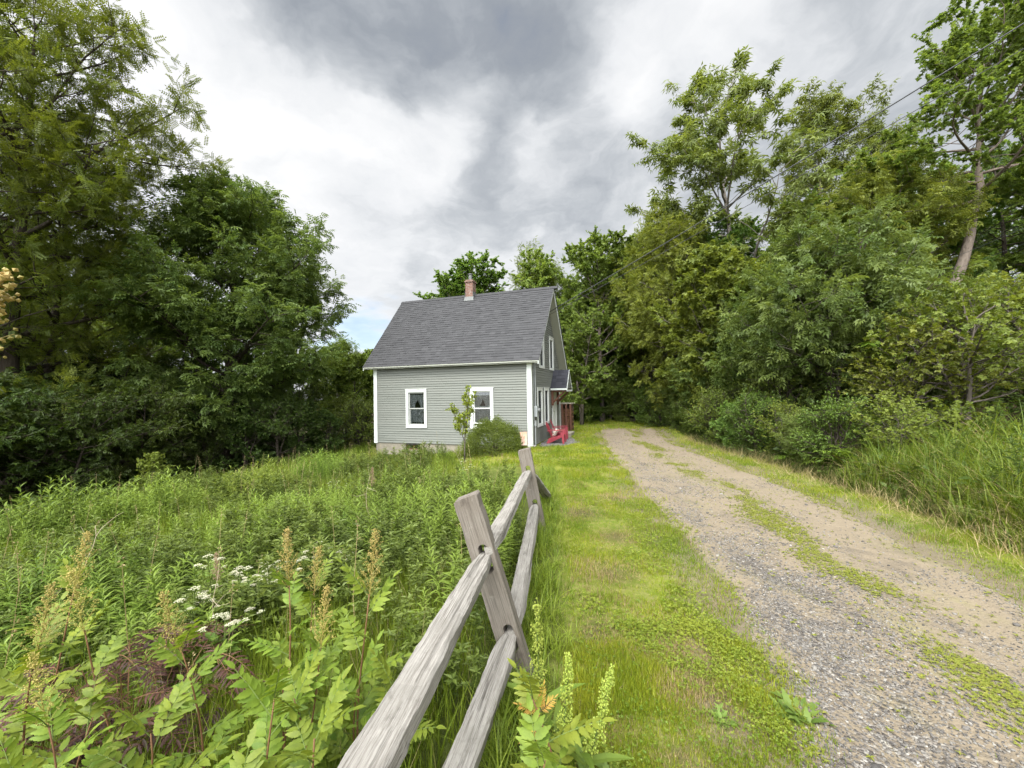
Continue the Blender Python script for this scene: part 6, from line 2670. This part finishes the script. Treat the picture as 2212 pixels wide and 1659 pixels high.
# dense rounded shrub at the house corner
def make_round_shrub():
    r = np.random.default_rng(12)
    root = empty('rounded_shrub')
    n = 3000
    u = rvec(n, r)
    u[:, 2] = np.abs(u[:, 2]) * 1.05 - .05
    u = unit(u)
    lump = 1 + .10 * np.sin(u[:, 0] * 7 + 1) * np.sin(u[:, 1] * 6) + .06 * np.sin(u[:, 0] * 15) * np.cos(u[:, 2] * 13)
    rad = lump * (.70 + .32 * r.random(n) ** .5)
    P = u * rad[:, None] * np.array([1.0, .85, .95])
    lv = Leaves()
    for k in range(11):
        D = unit(u * .7 + r.normal(0, .45, (n, 3)) + (0, 0, .45))
        Q = P + D * (.016 * k) + r.normal(0, .012, (n, 3))
        lv.add(Q, unit(D * .5 + r.normal(0, .6, (n, 3))), rvec(n, r), r.uniform(.03, .055, n), np.clip(.25 + .5 * r.random(n) + .02 * k, 0, 1))
    lv.geo(T_multi([kite(0, 1, .42)])).build('foliage', M['shrub'], root)
    g = G()
    for k in range(40):
        v = u[k] * rad[k] * .8 * np.array([1, .85, .95])
        g.tube([(v[0] * .1, v[1] * .1, 0), v * .55 + (0, 0, .06), v], [.012, .008, .003], 4)
    g.build('stems', M['bark_dark'], root)
    return root


put(make_round_shrub(), (1066 - 1106) / FPX * 12.7, 12.7, .98, 0, 'dense rounded fine-leaved green shrub at the right corner of the cottage front', None, 'shrub', -.05, None, 1.1)


# young fruit tree
def make_sapling():
    r = np.random.default_rng(14)
    root = empty('young_fruit_tree')
    g = G()
    lv = Leaves()
    br = [[(0, 0, -.2), (.01, 0, .5), (.03, 0, .9), (.10, .02, 1.4), (.16, .0, 1.95), (.16, 0, 2.35)], [(.02, 0, .62), (-.10, .02, .95), (-.22, .05, 1.25), (-.34, .03, 1.62), (-.38, .02, 1.78)],
          [(.08, 0, 1.25), (.2, -.05, 1.6), (.28, -.08, 1.95), (.36, -.06, 2.12)], [(.05, 0, 1.0), (-.03, .1, 1.3), (-.06, .12, 1.55)], [(-.12, 0, 1.0), (-.16, -.1, 1.25), (-.12, -.14, 1.42)], [(.13, 0, 1.6), (.04, .05, 1.85), (.0, .06, 2.05)]]
    for b in br:
        b = np.array(b)
        g.tube(b, np.linspace(.026 if b[0][2] < 0 else .013, .005, len(b)), 7)
        for k in range(len(b) - 1):
            for m in range(9 if b[k + 1][2] > .95 else 0):
                p = b[k] + (b[k + 1] - b[k]) * r.random()
                n = 8
                c = p + r.normal(0, .05, 3)
                lv.add(c + r.normal(0, .02, (n, 3)), unit(r.normal(0, .6, (n, 3)) + (0, 0, .25)), np.array([0, 0, 1.]) + r.normal(0, .5, (n, 3)), r.uniform(.07, .115, n), np.clip(r.normal(.75, .25, n), 0, 1))
    g.build('trunk', M['bark'], root, True)
    lv.geo(T_SMOOTH).build('leaves', M['spirea'], root, True)
    return root


put(make_sapling(), (1001 - 1106) / FPX * 11.1, 11.1, .93, 0, 'thin young fruit tree standing in front of the right front window', None, 'tree')


# ferns and tall grass on the right bank
def make_fern(seed):
    r = np.random.default_rng(seed)
    root = empty('fern')
    LV, rc = Leaves(), G()
    for k in range(13):
        a = k * 2.4 + r.normal(0, .2)
        e = R_(r.uniform(45, 75))
        pinnate(LV, rc, (r.normal(0, .03), r.normal(0, .03), 0), [math.cos(a) * math.cos(e), math.sin(a) * math.cos(e), math.sin(e)], np.array([0, 0, 1.]), r.uniform(.6, .9), 20, .15, r, r.uniform(.3, .9), 1.5, 75)
    LV.geo(T_NARROW).build('fronds', M['fern'], root)
    rc.build('frond_stalks', M['stem_green'], root)
    return root


fn = make_fern(2)
for (px, D, s, lab) in [(1852, 7.7, 1.15, 'bright yellow green fern at the edge of the tall grass'), (1800, 8.2, .9, 'fern just left of the brightest fern'), (1912, 7.6, 1.05, 'fern between the brightest fern and the tall grass'), (1712, 9.2, .7, 'low fern beside the verge under the big ash shrub')]:
    put(fn, (px - PW / 2) / FPX * D, D, s, px, lab, 'ferns on the right bank', 'fern')


def build_reeds():
    g = G()
    nt_ = 900                                        # tufts
    y = 2.0 + 8.5 * rng.random(nt_)
    e = .8 + 3.6 * rng.random(nt_) ** 1.15
    x = road_r(y) + e
    k = rng.random(nt_) < sstep(.7, 1.15, e + .5 * (fbm(x, y, .7, 71) - .5)) * sstep(8.6, 6.4, y + .25 * e) * (.25 + .75 * sstep(.36, .55, fbm(x, y, .9, 72)))
    x, y, e = x[k], y[k], e[k]
    per = 26
    m = len(x) * per
    th = (.30 + .62 * sstep(.7, 1.7, e)) * rng.uniform(.7, 1.2, len(x))
    tc = np.clip(rng.normal(.45, .28, len(x)), 0, 1)
    X = np.repeat(x, per) + rng.normal(0, .085, m)
    Y = np.repeat(y, per) + rng.normal(0, .085, m)
    P = np.stack([X, Y, ground_z(X, Y) - .02], 1)
    v, f, t = arching_blades(P, rng.random(m) * 6.283, rng.uniform(.1, .85, m), np.repeat(th, per) * rng.uniform(.45, 1.15, m), rng.uniform(.008, .019, m), np.clip(np.repeat(tc, per) + rng.normal(0, .15, m), 0, 1))
    g.add(v, f, t)
    # goldenrod and aster stems growing up through the grass
    q_ = rng.random(len(x)) < .55
    a_ = merge_stems(x[q_], y[q_], ground_z(x[q_], y[q_]), th[q_] * rng.uniform(.6, 1.05, int(q_.sum())), ST_LOW + [aster_template(21)], rng.normal(-.1, .2, int(q_.sum())))
    tag(a_.build('bank_weeds', M['aster']), 'leafy weeds growing up through the tall grass at the right', 'weeds', kind='stuff')
    # last year's brown blades
    gd_ = G()
    m2 = 3600
    ii = rng.integers(0, len(x), m2)
    X2, Y2 = x[ii] + rng.normal(0, .12, m2), y[ii] + rng.normal(0, .12, m2)
    v, f, t = arching_blades(np.stack([X2, Y2, ground_z(X2, Y2)], 1), rng.random(m2) * 6.283, rng.uniform(.5, 1.6, m2), th[ii] * rng.uniform(.4, 1.0, m2), rng.uniform(.004, .010, m2), rng.random(m2))
    gd_.add(v, f, t)
    tag(gd_.build('dead_blades', M['grass_dry']), 'brown dead blades tangled through the tall grass at the right', 'grass', kind='stuff')
    v, f, t = arching_blades(P, rng.random(m) * 6.283, rng.uniform(.1, .85, m), np.repeat(th, per) * rng.uniform(.3, .8, m), rng.uniform(.006, .012, m), np.clip(np.repeat(tc, per) * .6 + rng.normal(0, .2, m), 0, 1))
    g.add(v, f, t)
    tag(g.build('tall_grass', M['reed']), 'dense tall green grass on the bank at the right edge', 'grass', kind='stuff')
    # weeds in front of the bushes along the verge
    n = 2600
    y = 5.0 + 14 * rng.random(n)
    e = .75 + 1.2 * rng.random(n)
    x = road_r(y) + e
    h = rng.uniform(.18, .5, n) * (.5 + .5 * sstep(.8, 1.5, e))
    b = merge_stems(x, y, ground_z(x, y), h, ST_LOW, rng.normal(-.15, .15, n))
    tag(b.build('verge_weeds', M['under']), 'low dark weeds along the foot of the bushes on the right verge', 'weeds', kind='stuff')
    # dead leaves and straw at the foot of the bank
    g = G()
    n = 4200
    y = 1.8 + 14 * rng.random(n)
    e = rng.normal(.82, .25, n)
    x = road_r(y) + e
    v, f, t = blades(n, x, y, rng.uniform(.05, .28, n), rng.uniform(.003, .007, n), 2.4, rng.random(n))
    g.add(v, f, t)
    tag(g.build('bank_straw', M['grass_dry']), 'dry straw and dead stalks at the foot of the right bank', 'straw', kind='stuff')
    # undergrowth of the woods
    lv = Leaves()
    n = 60000
    x = np.concatenate([rng.uniform(-22, -6, n), rng.uniform(5, 24, n), rng.uniform(-12, 14, n // 2)])
    y = np.concatenate([rng.uniform(4, 30, n), rng.uniform(4, 30, n), rng.uniform(25, 36, n // 2)])
    wz = wood_zone(x, y)
    kk = rng.random(len(x)) < wz * .8
    x, y = x[kk], y[kk]
    m = len(x)
    hh = rng.random(m) ** 1.5 * .5
    a = rng.random(m) * 6.283
    P = np.stack([x, y, ground_z(x, y) + .03 + hh], 1)
    lv.add(P, np.stack([np.cos(a), np.sin(a), rng.normal(.1, .3, m)], 1), np.array([0, 0, 1.]) + rng.normal(0, .35, (m, 3)), rng.uniform(.08, .17, m), rng.random(m))
    tag(lv.geo(T_multi([kite(0, 1, .6)])).build('undergrowth', M['under']), 'leafy undergrowth covering the wood floor', 'undergrowth', kind='stuff')


build_reeds()


# arching branch with light leaves at right
def make_arch():
    r = np.random.default_rng(31)
    root = empty('arching_shoot')
    g = G()
    lv = Leaves()
    for (pts, n) in [([(0, 0, 0), (.1, 0, 1.2), (.5, -.1, 2.1), (1.1, -.2, 2.35), (1.7, -.3, 2.2)], 26), ([(0, 0, 0), (-.1, 0, 1.3), (-.1, -.1, 2.3), (.1, -.1, 2.9)], 22), ([(0, 0, 0), (.0, .1, 1.2), (.4, .0, 2.0), (.8, -.1, 2.0), (1.05, -.1, 1.75)], 20), ([(0, 0, 0), (-.3, 0, 1.2), (-.7, 0, 1.9), (-1.0, -.1, 2.0)], 18)]:
        p = np.array(pts, float)
        t = np.linspace(0, 1, 16)
        q = np.stack([np.interp(t, np.linspace(0, 1, len(p)), p[:, c]) for c in range(3)], 1)
        g.tube(q, np.linspace(.014, .004, 16), 6)
        for i in range(n):
            f = .42 + .58 * i / (n - 1)
            b = np.array([np.interp(f, t, q[:, c]) for c in range(3)])
            ax = unit(np.array([np.interp(min(1, f + .03), t, q[:, c]) for c in range(3)]) - np.array([np.interp(f - .03, t, q[:, c]) for c in range(3)]))
            sd = unit(np.cross(ax, (0, 0, 1))) * (1 if i % 2 else -1)
            for s_ in range(2):
                lv.add(b + r.normal(0, .02, 3), sd * .8 + ax * .5 + (0, 0, -.35) + r.normal(0, .2, 3), np.array([0, 0, 1.]) + r.normal(0, .25, 3), r.uniform(.13, .2), np.clip(r.normal(.6, .25), 0, 1))
    g.build('stems', M['stem_green'], root, True)
    lv.geo(leaf_detail(5, .62, 0, .15, .25)).build('leaves', M['fern'], root, True)
    return root


put(make_arch(), (1960 - 1106) / FPX * 9.3, 9.3, 1.15, .1, 'broad-leaved arching shoots in front of the leaning pale trunk', None, 'plant')

# ------------------------------------------------------------------ render settings
SC.view_settings.view_transform = 'Standard'
SC.view_settings.look = 'None'
SC.view_settings.exposure = EXPOSURE
SC.view_settings.gamma = 1.0
SC.view_settings.use_curve_mapping = False
SC.render.film_transparent = False
cy = SC.cycles
cy.max_bounces = 8
cy.diffuse_bounces = 5
cy.glossy_bounces = 2
cy.transmission_bounces = 3
cy.transparent_max_bounces = 10
cy.caustics_reflective = False
cy.caustics_refractive = False
cy.use_adaptive_sampling = True
cy.adaptive_threshold = .02
